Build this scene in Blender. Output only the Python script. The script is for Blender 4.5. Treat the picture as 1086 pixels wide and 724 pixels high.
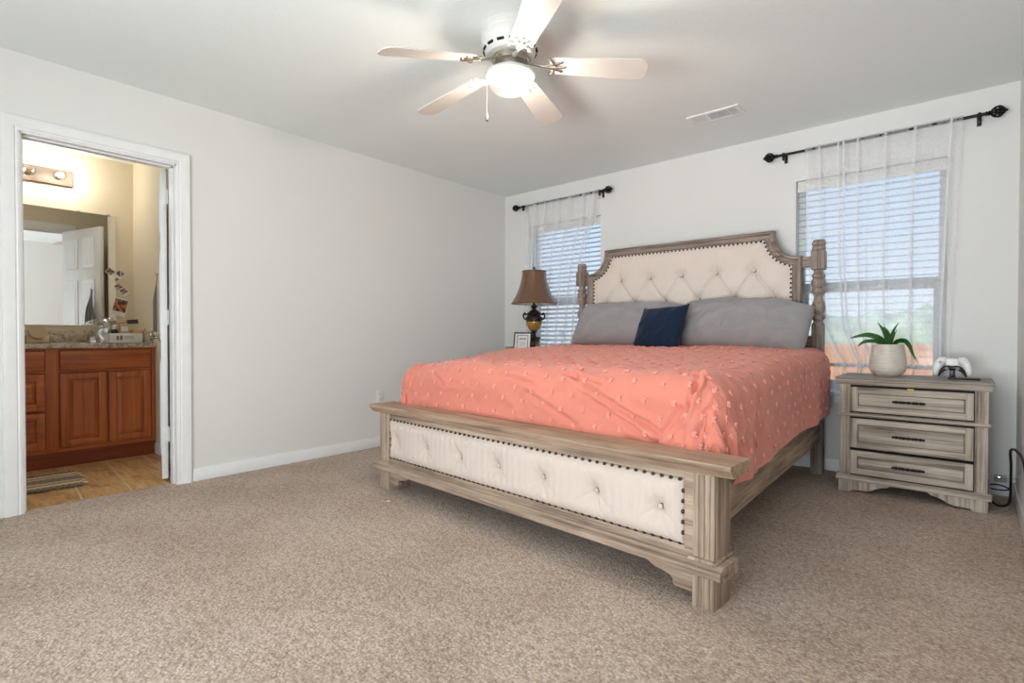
import bpy, bmesh, math, random
from mathutils import Vector, Matrix, noise
random.seed(7)
PI = math.pi
for o in list(bpy.data.objects): bpy.data.objects.remove(o)
S = bpy.context.scene
COL = S.collection
R = math.radians

# ------------------------------------------------------------------ camera
yaw, pitch, roll = 0.712391461, -0.0128721716, 0.000874635
fw = Vector((-math.sin(yaw)*math.cos(pitch), math.cos(yaw)*math.cos(pitch), math.sin(pitch)))
rt = Vector((math.cos(yaw), math.sin(yaw), 0)); up = rt.cross(fw)
rt2 = rt*math.cos(roll)+up*math.sin(roll); up2 = -rt*math.sin(roll)+up*math.cos(roll)
cd = bpy.data.cameras.new('camera'); cam = bpy.data.objects.new('camera', cd); COL.objects.link(cam)
cd.sensor_width = 36; cd.lens = 36*559.645/1086; cd.clip_start = .02; cd.clip_end = 400
M = Matrix((rt2, up2, -fw)).transposed().to_4x4(); M.translation = (3.80138, -4.28461, .95524)
cam.matrix_world = M; S.camera = cam

# ------------------------------------------------------------------ colour management
S.view_settings.view_transform = 'Standard'; S.view_settings.look = 'None'
S.view_settings.gamma = 1; S.view_settings.use_curve_mapping = False
S.view_settings.exposure = -0.08
S.cycles.max_bounces = 10; S.cycles.diffuse_bounces = 8; S.cycles.transparent_max_bounces = 40
S.cycles.transmission_bounces = 8; S.cycles.glossy_bounces = 4
S.cycles.sample_clamp_indirect = 6

# ------------------------------------------------------------------ sky, sun, lamps
W = bpy.data.worlds.new('sky'); S.world = W; W.use_nodes = True
nt = W.node_tree; nt.nodes.clear()
wo = nt.nodes.new('ShaderNodeOutputWorld'); bg = nt.nodes.new('ShaderNodeBackground')
tc = nt.nodes.new('ShaderNodeTexCoord'); sx = nt.nodes.new('ShaderNodeSeparateXYZ'); rp = nt.nodes.new('ShaderNodeValToRGB')
nt.links.new(tc.outputs['Generated'], sx.inputs[0]); nt.links.new(sx.outputs['Z'], rp.inputs[0])
rp.color_ramp.elements[0].position = 0.0; rp.color_ramp.elements[0].color = (.84, .92, 1, 1)
rp.color_ramp.elements[1].position = .55; rp.color_ramp.elements[1].color = (.20, .42, .90, 1)
e = rp.color_ramp.elements.new(.22); e.color = (.58, .76, 1, 1)
nt.links.new(rp.outputs[0], bg.inputs[0]); bg.inputs[1].default_value = 1.15
nt.links.new(bg.outputs[0], wo.inputs[0])

def light(name, kind, loc, power, color, size=.1, rot=None, size_y=None):
    d = bpy.data.lights.new(name, kind); d.energy = power; d.color = color
    if kind == 'AREA':
        d.size = size
        if size_y: d.shape = 'RECTANGLE'; d.size_y = size_y
    elif kind == 'SUN': d.angle = size
    else: d.shadow_soft_size = size
    o = bpy.data.objects.new(name, d); COL.objects.link(o); o.location = loc
    if rot: o.rotation_euler = rot
    return o
sun = light('sun', 'SUN', (0, 0, 10), 4.2, (1, .94, .84), R(.6))
sun.rotation_euler = Vector((.25, .62, -.72)).to_track_quat('-Z', 'Y').to_euler()
# added fill for even light, set outside an invented door behind the photographer
light('added_rear_fill', 'AREA', (2.92, -6.0, 1.1), 74, (.90, .955, 1), 2.0, (R(90), 0, 0), 2.0)
# added upward fill through the same glass, to brighten the ceiling
light('added_ceiling_fill', 'AREA', (2.92, -6.75, .12), 190, (.90, .965, 1), 2.2, (R(115), 0, 0), 1.2)
for wx in (.765, 3.27):
    light('window_daylight', 'AREA', (wx, .5, 1.4), 3.5, (.88, .94, 1), .85, (R(-90), 0, 0), 1.5)
light('fan_lamp', 'POINT', (2.096, -2.325, 2.148), 24, (1, .94, .85), .05)
light('vanity_lamp', 'POINT', (-1.595, -3.43, 2.212), 6.5, (1, .94, .85), .045)
light('vanity_lamp', 'POINT', (-1.595, -3.77, 2.212), 6.5, (1, .94, .85), .045)

# ------------------------------------------------------------------ helpers: materials
def lin(c):
    return tuple(((v/255)/12.92 if v/255 <= .04045 else ((v/255+.055)/1.055)**2.4) for v in c)+(1,)
class NM:
    def __init__(s, name):
        s.m = bpy.data.materials.new(name); s.m.use_nodes = True; s.t = s.m.node_tree
        s.b = s.t.nodes['Principled BSDF']; s.out = s.t.nodes['Material Output']
    def n(s, kind, **kw):
        x = s.t.nodes.new(kind)
        for k, v in kw.items():
            if k in x.inputs.keys(): x.inputs[k].default_value = v
            else: setattr(x, k, v)
        return x
    def l(s, a, b): s.t.links.new(a, b)
    def coords(s, scale=(1, 1, 1), rot=(0, 0, 0)):
        t = s.n('ShaderNodeTexCoord'); mp = s.n('ShaderNodeMapping')
        mp.inputs['Scale'].default_value = scale; mp.inputs['Rotation'].default_value = rot
        s.l(t.outputs['Object'], mp.inputs[0]); return mp.outputs[0]
    def noise(s, vec, scale, detail=3, rough=.55, dist=0):
        x = s.n('ShaderNodeTexNoise'); x.inputs['Scale'].default_value = scale
        x.inputs['Detail'].default_value = detail; x.inputs['Roughness'].default_value = rough
        x.inputs['Distortion'].default_value = dist
        s.l(vec, x.inputs['Vector']); return x.outputs['Fac']
    def ramp(s, fac, stops):
        r = s.n('ShaderNodeValToRGB'); el = r.color_ramp.elements
        while len(el) < len(stops): el.new(.5)
        for e, (p, c) in zip(el, stops): e.position = p; e.color = c if len(c) == 4 else lin(c)
        s.l(fac, r.inputs[0]); return r.outputs[0]
    def mix(s, fac, a, b, mode='MIX'):
        x = s.n('ShaderNodeMix'); x.data_type = 'RGBA'; x.blend_type = mode
        for i, v in ((0, fac), (6, a), (7, b)):
            if hasattr(v, 'node'): s.l(v, x.inputs[i])
            else: x.inputs[i].default_value = v
        return x.outputs[2]
    def bump(s, h, strength=.3, dist=.01):
        b = s.n('ShaderNodeBump'); b.inputs['Strength'].default_value = strength; b.inputs['Distance'].default_value = dist
        s.l(h, b.inputs['Height']); s.l(b.outputs[0], s.b.inputs['Normal'])
    def done(s, rough=.5, metal=0, spec=None):
        s.b.inputs['Roughness'].default_value = rough; s.b.inputs['Metallic'].default_value = metal
        if spec is not None: s.b.inputs['Specular IOR Level'].default_value = spec
        return s.m
def plain(name, c, rough=.5, metal=0, var=.06, scale=14, bump=0, bscale=120, spec=None):
    k = NM(name); v = k.coords()
    a = lin(c); d = tuple(x*(1-var*2) for x in a[:3])+(1,); u = tuple(min(1, x*(1+var)) for x in a[:3])+(1,)
    k.l(k.ramp(k.noise(v, scale, 4), [(.3, d), (.7, u)]), k.b.inputs['Base Color'])
    if bump: k.bump(k.noise(v, bscale, 3), bump, .004)
    return k.done(rough, metal, spec)
def paint(name, c, scale=55, strength=.22):
    k = NM(name); v = k.coords(); a = lin(c)
    k.l(k.ramp(k.noise(v, 1.2, 3), [(.3, tuple(x*.97 for x in a[:3])+(1,)), (.7, a)]), k.b.inputs['Base Color'])
    h = k.mix(.5, k.noise(v, scale, 4, .6), k.noise(v, scale*3, 2))
    k.bump(h, strength, .006); return k.done(.75, 0, .25)
def wood(name, dark, mid, light_, axis, scale=1.0, rough=.6, contrast=1.0):
    """weathered grain running along one axis"""
    k = NM(name); sc = [34*scale]*3; sc['xyz'.index(axis)] = 1.3*scale
    v = k.coords(tuple(sc)); g = k.noise(v, 1.0, 6, .62, .35)
    sc2 = [150*scale]*3; sc2['xyz'.index(axis)] = 4*scale
    f = k.noise(k.coords(tuple(sc2)), 1.0, 4, .6)
    blot = k.noise(k.coords(), 5*scale, 3)
    c = k.ramp(g, [(.5-.22/contrast, dark), (.47, mid), (.5+.2/contrast, light_)])
    c = k.mix(.36, c, k.ramp(f, [(.3, dark), (.62, light_)]))
    c = k.mix(.14, c, k.ramp(blot, [(.35, dark), (.65, light_)]))
    k.l(c, k.b.inputs['Base Color']); k.bump(k.mix(.5, g, f), .22, .003)
    return k.done(rough, 0, .3)
def cloth(name, c, weave=900, strength=.15, sheen=.2, var=.05):
    k = NM(name); v = k.coords(); a = lin(c)
    k.l(k.ramp(k.noise(v, 9, 4), [(.3, tuple(x*(1-var) for x in a[:3])+(1,)), (.7, tuple(min(1, x*(1+var)) for x in a[:3])+(1,))]), k.b.inputs['Base Color'])
    k.bump(k.noise(v, weave, 2), strength, .002)
    k.b.inputs['Sheen Weight'].default_value = sheen
    return k.done(.85, 0, .15)

MT = {}
MT['wall'] = paint('wall_paint', (221, 220, 217))
MT['ceil'] = paint('ceiling_paint', (230, 236, 234), 40, .35)
MT['bath'] = paint('bathroom_paint', (222, 210, 186), 45, .35)
MT['trim'] = plain('trim_white', (228, 228, 228), .4, 0, .015)
MT['white'] = plain('white_plastic', (226, 226, 224), .35, 0, .02)
MT['vinyl'] = plain('window_vinyl', (215, 215, 212), .4, 0, .02)
MT['slat'] = plain('blind_slat', (200, 204, 208), .45, 0, .03)
MT['black'] = plain('black_metal', (24, 22, 22), .42, .4, .05)
MT['blackp'] = plain('black_plastic', (16, 16, 17), .35, 0, .05)
MT['chrome'] = plain('brushed_nickel', (190, 184, 172), .25, 1, .03)
MT['brass'] = plain('warm_brass', (176, 140, 82), .3, 1, .05)
FOOT = ((68, 52, 42), (146, 124, 106), (192, 171, 151))
MT['wfx'] = wood('bed_wood_lengthwise', *FOOT, 'x', contrast=1.5)
MT['wfz'] = wood('bed_wood_upright', *FOOT, 'z', contrast=1.5)
MT['wfy'] = wood('bed_wood_rail', *FOOT, 'y', contrast=1.5)
SLB = ((88, 68, 54), (152, 126, 105), (188, 162, 140))
MT['wslab'] = wood('bed_wood_cap', *SLB, 'x', contrast=1.5)
HB = ((74, 62, 56), (134, 119, 108), (172, 157, 146))
MT['whx'] = wood('headboard_wood', *HB, 'x', contrast=1.5)
MT['whz'] = wood('headboard_wood_upright', *HB, 'z', contrast=1.5)
NS = ((80, 68, 58), (160, 147, 132), (206, 194, 179))
MT['wnx'] = wood('nightstand_wood', *NS, 'x', contrast=1.5)
MT['wnz'] = wood('nightstand_wood_upright', *NS, 'z', contrast=1.5)
TOPW = ((98, 92, 86), (138, 130, 122), (166, 158, 148))
MT['wntop'] = wood('nightstand_top_wood', *TOPW, 'x', contrast=1.5)
MT['wnbead'] = wood('nightstand_bead_wood', (70, 61, 54), (116, 105, 95), (142, 130, 120), 'x')  # darker tone for the beads around the drawer panels
MT['dark'] = plain('gap_shade', (20, 17, 15), .9, 0, .1)  # near-black, painted in for the shade inside gaps and openings
CH = ((110, 48, 24), (170, 90, 48), (200, 118, 68))
MT['chz'] = wood('cherry_wood', *CH, 'z', .6, .38, .8)
MT['chy'] = wood('cherry_wood_across', *CH, 'y', .6, .38, .8)
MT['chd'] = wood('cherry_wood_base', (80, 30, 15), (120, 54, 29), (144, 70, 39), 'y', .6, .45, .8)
MT['linen'] = cloth('cream_upholstery', (217, 204, 194), 700, .12, .15, .02)
MT['coral'] = cloth('coral_cotton', (208, 126, 108), 650, .2, .25, .03)
MT['tuft'] = cloth('coral_tuft', (228, 150, 134), 500, .4, .3, .05)
MT['greyp'] = cloth('grey_cotton', (150, 147, 148), 800, .15, .15, .03)
MT['navy'] = cloth('navy_linen', (22, 38, 60), 500, .5, .1, .12)
MT['towel'] = cloth('grey_towel', (120, 118, 120), 300, .5, .3, .06)
MT['nail'] = plain('antique_nail', (70, 56, 46), .35, .9, .1)
MT['linen2'] = cloth('cream_footboard_upholstery', (200, 185, 174), 700, .12, .15, .02)
MT['mattress'] = cloth('white_ticking', (220, 218, 214))

def m_carpet():
    k = NM('beige_carpet'); v = k.coords()
    big = k.noise(v, 2.2, 4, .6); fine = k.noise(v, 105, 4, .72)
    vo = k.n('ShaderNodeTexVoronoi'); vo.inputs['Scale'].default_value = 95; k.l(v, vo.inputs['Vector'])
    mid = k.noise(v, 28, 4, .65)
    c = k.ramp(fine, [(.37, (96, 77, 65)), (.5, (214, 192, 174)), (.61, (252, 238, 223))])
    c = k.mix(.45, c, k.ramp(mid, [(.34, (158, 135, 118)), (.6, (212, 192, 175))]))
    c = k.mix(.34, c, k.ramp(big, [(.38, (172, 147, 128)), (.60, (213, 196, 181))]))
    c = k.mix(.45, c, k.ramp(vo.outputs['Distance'], [(.0, (255, 255, 255)), (.8, (176, 166, 158))]), 'MULTIPLY')
    cl = k.noise(v, 42, 3, .6)
    c = k.mix(.5, c, k.ramp(cl, [(.38, (190, 178, 168)), (.54, (255, 255, 255))]), 'MULTIPLY')
    k.l(c, k.b.inputs['Base Color'])
    h = k.mix(.5, fine, vo.outputs['Distance'])
    k.bump(h, .8, .012); k.b.inputs['Sheen Weight'].default_value = .15
    return k.done(.95, 0, .1)
MT['carpet'] = m_carpet()
def m_tile():
    k = NM('bathroom_tile'); v = k.coords((1, 1, 1), (0, 0, R(4.6)))
    br = k.n('ShaderNodeTexBrick'); br.offset = .5
    br.inputs['Scale'].default_value = 1; br.inputs['Brick Width'].default_value = .48; br.inputs['Row Height'].default_value = .24
    br.inputs['Mortar Size'].default_value = .006; br.inputs['Mortar Smooth'].default_value = .2
    br.inputs['Color1'].default_value = (.42, .42, .42, 1); br.inputs['Color2'].default_value = (.58, .58, .58, 1)
    br.inputs['Mortar'].default_value = (0, 0, 0, 1)
    k.l(v, br.inputs['Vector'])
    n1 = k.noise(k.coords((3, 14, 3), (0, 0, R(-12))), 1.6, 6, .6, .6)
    c = k.ramp(n1, [(.32, (150, 110, 66)), (.5, (198, 158, 106)), (.68, (218, 186, 140))])
    c = k.mix(.35, c, br.outputs['Color'], 'OVERLAY')
    c = k.mix(br.outputs['Fac'], c, lin((214, 196, 164)))
    k.l(c, k.b.inputs['Base Color']); return k.done(.32, 0, .5)
MT['tile'] = m_tile()
def m_granite():
    k = NM('granite'); v = k.coords()
    n1 = k.noise(v, 26, 6, .7, .8); n2 = k.noise(v, 120, 3)
    c = k.ramp(n1, [(.34, (70, 58, 50)), (.45, (164, 140, 116)), (.56, (204, 190, 170)), (.7, (150, 146, 142))])
    c = k.mix(.3, c, k.ramp(n2, [(.35, (60, 52, 46)), (.6, (224, 214, 200))]))
    k.l(c, k.b.inputs['Base Color']); return k.done(.2)
MT['granite'] = m_granite()
def m_sheer():
    k = NM('sheer_voile'); v = k.coords((1, 1, 1))
    tr = k.n('ShaderNodeBsdfTransparent'); df = k.n('ShaderNodeBsdfDiffuse'); tl = k.n('ShaderNodeBsdfTranslucent')
    df.inputs[0].default_value = (.94, .94, .95, 1); tl.inputs[0].default_value = (.94, .95, .97, 1)
    m1 = k.n('ShaderNodeMixShader'); m1.inputs[0].default_value = .5; k.l(df.outputs[0], m1.inputs[1]); k.l(tl.outputs[0], m1.inputs[2])
    m2 = k.n('ShaderNodeMixShader')
    f = k.ramp(k.noise(k.coords((420, 420, 60)), 1, 2), [(.3, (.30, .30, .30, 1)), (.7, (.36, .36, .36, 1))])
    k.l(f, m2.inputs[0]); k.l(tr.outputs[0], m2.inputs[1]); k.l(m1.outputs[0], m2.inputs[2])
    k.l(m2.outputs[0], k.out.inputs[0]); return k.m
MT['sheer'] = m_sheer()
def m_glass(name, tint=(.97, .985, .99, 1), refl=.08):
    k = NM(name); tr = k.n('ShaderNodeBsdfTransparent'); gl = k.n('ShaderNodeBsdfGlossy'); mx = k.n('ShaderNodeMixShader')
    tr.inputs[0].default_value = tint; gl.inputs['Roughness'].default_value = .08; mx.inputs[0].default_value = refl
    k.l(tr.outputs[0], mx.inputs[1]); k.l(gl.outputs[0], mx.inputs[2]); k.l(mx.outputs[0], k.out.inputs[0]); return k.m
MT['glass'] = m_glass('window_glass', (.975, .985, .99, 1), .012); MT['bulbglass'] = m_glass('clear_bulb_glass', (.9, .9, .9, 1), .3)
MT['bag'] = m_glass('clear_plastic_bag', (.9, .92, .94, 1), .35)
def m_frost():
    k = NM('frosted_bowl'); tr = k.n('ShaderNodeBsdfTransparent'); tl = k.n('ShaderNodeBsdfTranslucent'); gl = k.n('ShaderNodeBsdfGlossy')
    tl.inputs[0].default_value = (.95, .92, .86, 1); gl.inputs['Roughness'].default_value = .2; tr.inputs[0].default_value = (1, .97, .92, 1)
    a = k.n('ShaderNodeMixShader'); a.inputs[0].default_value = .012; k.l(tr.outputs[0], a.inputs[1]); k.l(tl.outputs[0], a.inputs[2])
    b = k.n('ShaderNodeMixShader'); b.inputs[0].default_value = .04; k.l(a.outputs[0], b.inputs[1]); k.l(gl.outputs[0], b.inputs[2])
    k.l(b.outputs[0], k.out.inputs[0]); return k.m
MT['frost'] = m_frost()
def emit(name, c, s):
    k = NM(name); v = k.coords(); k.b.inputs['Base Color'].default_value = (.9, .9, .9, 1)
    k.b.inputs['Emission Color'].default_value = c; k.b.inputs['Emission Strength'].default_value = s; return k.done(.4)
MT['bulb'] = emit('lit_bulb', (1, .93, .82, 1), 3)
def m_mirror():
    k = NM('mirror_silver'); k.b.inputs['Base Color'].default_value = (.88, .9, .9, 1); return k.done(.015, 1)
MT['mirror'] = m_mirror()

# ------------------------------------------------------------------ helpers: meshes
class MB:
    def __init__(s, off=(0, 0, 0)):
        s.bm = bmesh.new(); s.off = Vector(off)
    def _take(s, t):
        me = bpy.data.meshes.new('t'); t.to_mesh(me); t.free(); s.bm.from_mesh(me); bpy.data.meshes.remove(me)
    def box(s, x0, x1, y0, y1, z0, z1, bev=0, seg=2, mat=None):
        t = bmesh.new(); bmesh.ops.create_cube(t, size=1)
        for v in t.verts: v.co = Vector((x0+(v.co.x+.5)*(x1-x0), y0+(v.co.y+.5)*(y1-y0), z0+(v.co.z+.5)*(z1-z0)))
        if bev: bmesh.ops.bevel(t, geom=t.edges[:], offset=bev, segments=seg, affect='EDGES', profile=.5)
        if mat is not None: bmesh.ops.transform(t, matrix=mat, verts=t.verts)
        s._take(t); return s
    def prism(s, pts, axis, lo, hi, bev=0, mat=None):
        """pts: 2-D outline in the other two axes (x,z for 'y'; y,z for 'x'; x,y for 'z')"""
        t = bmesh.new()
        def mk(p, h):
            return {'y': (p[0], h, p[1]), 'x': (h, p[0], p[1]), 'z': (p[0], p[1], h)}[axis]
        a = [t.verts.new(mk(p, lo)) for p in pts]; b = [t.verts.new(mk(p, hi)) for p in pts]
        n = len(pts); t.faces.new(a); t.faces.new(b[::-1])
        for i in range(n): t.faces.new((a[i], b[i], b[(i+1) % n], a[(i+1) % n]))
        bmesh.ops.recalc_face_normals(t, faces=t.faces)
        if bev: bmesh.ops.bevel(t, geom=t.edges[:], offset=bev, segments=1, affect='EDGES')
        if mat is not None: bmesh.ops.transform(t, matrix=mat, verts=t.verts)
        s._take(t); return s
    def lathe(s, prof, c=(0, 0, 0), n=32, mat=None, cap=True, sq=0):
        t = bmesh.new(); rings = []
        for r, z in prof:
            rings.append([t.verts.new((c[0]+r*math.cos(2*PI*i/n), c[1]+r*math.sin(2*PI*i/n), c[2]+z)) for i in range(n)])
        for a, b in zip(rings, rings[1:]):
            for i in range(n): t.faces.new((a[i], a[(i+1) % n], b[(i+1) % n], b[i]))
        if cap:
            t.faces.new(rings[0][::-1]); t.faces.new(rings[-1])
        bmesh.ops.recalc_face_normals(t, faces=t.faces)
        if mat is not None: bmesh.ops.transform(t, matrix=mat, verts=t.verts)
        s._take(t); return s
    def tube(s, pts, r, n=10, cap=True, flat=1.0):
        pts = [Vector(p) for p in pts]; rr = r if isinstance(r, (list, tuple)) else [r]*len(pts)
        t = bmesh.new(); rings = []; prev = None
        for i, p in enumerate(pts):
            d = (pts[min(i+1, len(pts)-1)]-pts[max(i-1, 0)]).normalized()
            if prev is None:
                u = d.cross(Vector((0, 0, 1)))
                if u.length < .05: u = d.cross(Vector((0, 1, 0)))
            else: u = prev-d*prev.dot(d)
            u.normalize(); prev = u; w = d.cross(u)
            rings.append([t.verts.new(p+rr[i]*(u*math.cos(2*PI*k/n)+w*flat*math.sin(2*PI*k/n))) for k in range(n)])
        for a, b in zip(rings, rings[1:]):
            for i in range(n): t.faces.new((a[i], a[(i+1) % n], b[(i+1) % n], b[i]))
        if cap: t.faces.new(rings[0][::-1]); t.faces.new(rings[-1])
        bmesh.ops.recalc_face_normals(t, faces=t.faces); s._take(t); return s
    def ball(s, c, r, sc=(1, 1, 1), sub=2, mat=None):
        t = bmesh.new(); bmesh.ops.create_icosphere(t, subdivisions=sub, radius=r)
        for v in t.verts: v.co = Vector((v.co.x*sc[0]+c[0], v.co.y*sc[1]+c[1], v.co.z*sc[2]+c[2]))
        if mat is not None: bmesh.ops.transform(t, matrix=mat, verts=t.verts)
        s._take(t); return s
    def grid(s, f, nu, nv, flip=False):
        t = bmesh.new(); g = [[t.verts.new(f(i/nu, j/nv)) for j in range(nv+1)] for i in range(nu+1)]
        for i in range(nu):
            for j in range(nv):
                q = (g[i][j], g[i+1][j], g[i+1][j+1], g[i][j+1])
                t.faces.new(q[::-1] if flip else q)
        s._take(t); return s
    def build(s, name, mat, parent=None, loc=None, rot=None, smooth=35, solid=0, weld=0):
        if weld: bmesh.ops.remove_doubles(s.bm, verts=s.bm.verts, dist=weld)
        for v in s.bm.verts: v.co -= s.off
        me = bpy.data.meshes.new(name); s.bm.to_mesh(me); s.bm.free()
        for mm in (mat if isinstance(mat, list) else [mat]): me.materials.append(MT[mm] if isinstance(mm, str) else mm)
        if smooth:
            me.shade_smooth(); me.set_sharp_from_angle(angle=R(smooth))
        o = bpy.data.objects.new(name, me); COL.objects.link(o)
        if parent: o.parent = parent
        if loc is not None: o.location = loc
        if rot is not None: o.rotation_euler = rot
        if solid:
            md = o.modifiers.new('thickness', 'SOLIDIFY'); md.thickness = solid; md.offset = 0
        return o
def tag(o, label=None, cat=None, group=None, kind=None):
    if label: o['label'] = label
    if cat: o['category'] = cat
    if group: o['group'] = group
    if kind: o['kind'] = kind
    return o
def thing(name, loc, label, cat, group=None, rot=(0, 0, 0)):
    o = bpy.data.objects.new(name, None); COL.objects.link(o); o.location = loc; o.rotation_euler = rot
    o.empty_display_size = .1
    return tag(o, label, cat, group)
def struct(name, loc=None):
    o = bpy.data.objects.new(name, None); COL.objects.link(o); o['kind'] = 'structure'
    if loc: o.location = loc
    return o
def S_(o): o['kind'] = 'structure'; return o
def copy_tree(o, parent=None):
    c = o.copy(); COL.objects.link(c)
    if parent: c.parent = parent
    for ch in list(o.children): copy_tree(ch, c)
    return c
def lerp(a, b, t): return a+(b-a)*t
def sst(a, b, x):
    t = max(0, min(1, (x-a)/(b-a))); return t*t*(3-2*t)
def table(tab, x):
    if x <= tab[0][0]: return tab[0][1]
    for (a, p), (b, q) in zip(tab, tab[1:]):
        if x <= b: return lerp(p, q, (x-a)/(b-a))
    return tab[-1][1]
def curve_pts(ctrl, n=8):
    """Catmull-Rom through the points"""
    P = [Vector(p) for p in ctrl]; P = [P[0]*2-P[1]]+P+[P[-1]*2-P[-2]]; out = []
    for i in range(1, len(P)-2):
        for k in range(n):
            t = k/n; a, b, c, d = P[i-1:i+3]
            out.append(.5*((2*b)+(c-a)*t+(2*a-5*b+4*c-d)*t*t+(3*b-a-3*c+d)*t**3))
    out.append(P[-2]); return out

# ------------------------------------------------------------------ room shell
H = 2.44; XR = 4.022; YR = -5.7; TW = .115
DY0, DY1, DZ = -3.874, -3.132, 2.035                       # bathroom doorway
def wall_with_hole(axis, lo, hi, a0, a1, z1, holes):
    """boxes around holes (h0,h1,z0,z1) along one axis"""
    m = MB(); cur = a0
    def bx(p, q, zz0, zz1):
        if q-p < 1e-6 or zz1-zz0 < 1e-6: return
        if axis == 'y': m.box(p, q, lo, hi, zz0, zz1)
        else: m.box(lo, hi, p, q, zz0, zz1)
    for h0, h1, b0, b1 in holes:
        bx(cur, h0, 0, z1); bx(h0, h1, 0, b0); bx(h0, h1, b1, z1); cur = h1
    bx(cur, a1, 0, z1); return m
WZ0, WZ1 = .56, 2.075
WIN = [(.335, 1.195), (2.842, 3.700)]
S_(wall_with_hole('y', 0, .15, -.115, XR+.12, H, [(a, b, WZ0, WZ1) for a, b in WIN]).build('wall_back', 'wall', smooth=0))
S_(wall_with_hole('x', -TW, 0, YR, 0, H, [(DY0, DY1, 0, DZ)]).build('wall_left', ['wall'], smooth=0))
S_(MB().box(XR, XR+.12, YR, 0, 0, H).build('wall_right', 'wall', smooth=0))
S_(wall_with_hole('y', YR-.15, YR, -.115, XR+.12, H, [(1.9, 3.95, 0, 2.1)]).build('wall_rear', 'wall', smooth=0))  # opening made for the invented door and its fill light
S_(MB().box(-2.2, XR+.3, -7.9, .4, H, H+.15).build('ceiling', 'ceil', smooth=0))  # rear end runs on as an added overhang to keep the sun out
S_(MB().box(-.06, XR, YR, 0, -.12, 0).build('floor', 'carpet', smooth=0))
S_(MB().box(-1.76, -.06, -5.3, -1.4, -.12, -.004).build('floor_bathroom', 'tile', smooth=0))
S_(MB().box(-1.87, -1.75, -5.3, -1.4, 0, H).build('wall_bathroom_mirror', 'bath', smooth=0))
S_(MB().box(-1.75, -.875, -2.945, -1.4, 0, H).build('wall_bathroom_alcove', 'bath', smooth=0))
S_(MB().box(-.875, -.12, -1.5, -1.4, 0, H).build('wall_bathroom_end', 'bath', smooth=0))
S_(MB().box(-1.75, -.12, -5.3, -5.2, 0, H).build('wall_bathroom_south', 'bath', smooth=0))
S_(MB().box(-.121, -.1155, -5.2, DY0-.02, 0, H).box(-.121, -.1155, DY1+.02, -1.5, 0, H).box(-.121, -.1155, DY0-.02, DY1+.02, DZ+.02, H).build('wall_bathroom_door', 'bath', smooth=0))
def base(name, pts_boxes):
    m = MB()
    for (x0, x1, y0, y1) in pts_boxes: m.box(x0, x1, y0, y1, 0, .085, .004)
    S_(m.build(name, 'trim'))
base('baseboard_left', [(0, .014, YR, DY0-.065), (0, .014, DY1+.075, -.014)])
base('baseboard_back', [(0, XR-.014, -.014, 0)])
base('baseboard_right', [(XR-.014, XR, YR, 0)])
base('baseboard_bathroom', [(-1.15, -.861, -2.959, -2.945), (-.875, -.861, -2.945, -1.5)])
# bathroom door casing and jamb
t1 = struct('trim_1')
def casing(x0, s_):
    prof = [(-.006, 0), (-.006, .010), (.004, .013), (.010, .011), (.016, .016), (.040, .019), (.056, .021), (.066, .020), (.067, .012), (.067, 0)]
    path = [(DY0, 0), (DY0, DZ), (DY1, DZ), (DY1, 0)]; mit = [(-1, 0), (-1, 1), (1, 1), (1, 0)]
    def f(u, v):
        i = round(u*3); d, h = prof[round(v*(len(prof)-1))]
        return Vector((x0+s_*h, path[i][0]+mit[i][0]*d, path[i][1]+mit[i][1]*d))
    MB().grid(f, 3, len(prof)-1, s_ > 0).build('casing', 'trim', t1, smooth=20)
casing(0, 1); casing(-TW-.006, -1)
m = MB().box(-TW-.004, .004, DY0-.001, DY0+.014, 0, DZ).box(-TW-.004, .004, DY1-.014, DY1+.001, 0, DZ).box(-TW-.004, .004, DY0, DY1, DZ-.014, DZ+.001)
m.box(-.07, -.035, DY0+.014, DY0+.024, 0, DZ-.014).box(-.07, -.035, DY1-.024, DY1-.014, 0, DZ-.014).box(-.07, -.035, DY0+.014, DY1-.014, DZ-.024, DZ-.014)
m.build('jamb', 'trim', t1)
# door leaf, swung into the bathroom
dr = struct('door_1', (-.128, DY1-.020, 0)); dr.rotation_euler = (0, 0, R(-15.2))
DWd = .715
m = MB().box(-DWd, -.03, -.037, -.002, .012, DZ-.02, .002)
for (px0, px1) in ((-.62, -.40), (-.32, -.10)):
    for (z0, z1) in ((.16, .78), (.92, 1.5), (1.62, 1.92)):
        for yy in (-.041, -.002):
            m.box(px0, px1, yy, yy+.004, z0, z1, .0035, 1)
            m.box(px0+.04, px1-.04, yy-.002, yy+.006, z0+.04, z1-.04, .0035, 1)
m.build('leaf', 'trim', dr)
for hz in (.26, 1.02, 1.80):
    MB().box(-.031, -.027, -.034, -.004, hz, hz+.09, .001).lathe([(.006, -.002), (.006, .094)], (-.012, .003, hz), 10).box(-.029, -.012, -.003, .001, hz, hz+.09, .001).box(-.012, .012, .002, .005, hz, hz+.09, .001).build('hinge', 'white', dr)
kn = MB().lathe([(.032, 0), (.032, .006), (.012, .010), (.011, .034), (.022, .038), (.029, .052), (.024, .064), (.008, .068)], (0, 0, 0), 20, Matrix.Translation((-DWd+.065, -.038, .935)) @ Matrix.Rotation(R(90), 4, 'X')).build('door_knob', 'chrome', dr)
MB().box(-DWd-.003, -DWd+.002, -.032, -.008, .90, .965, .001).build('latch_plate', 'brass', dr)
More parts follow.
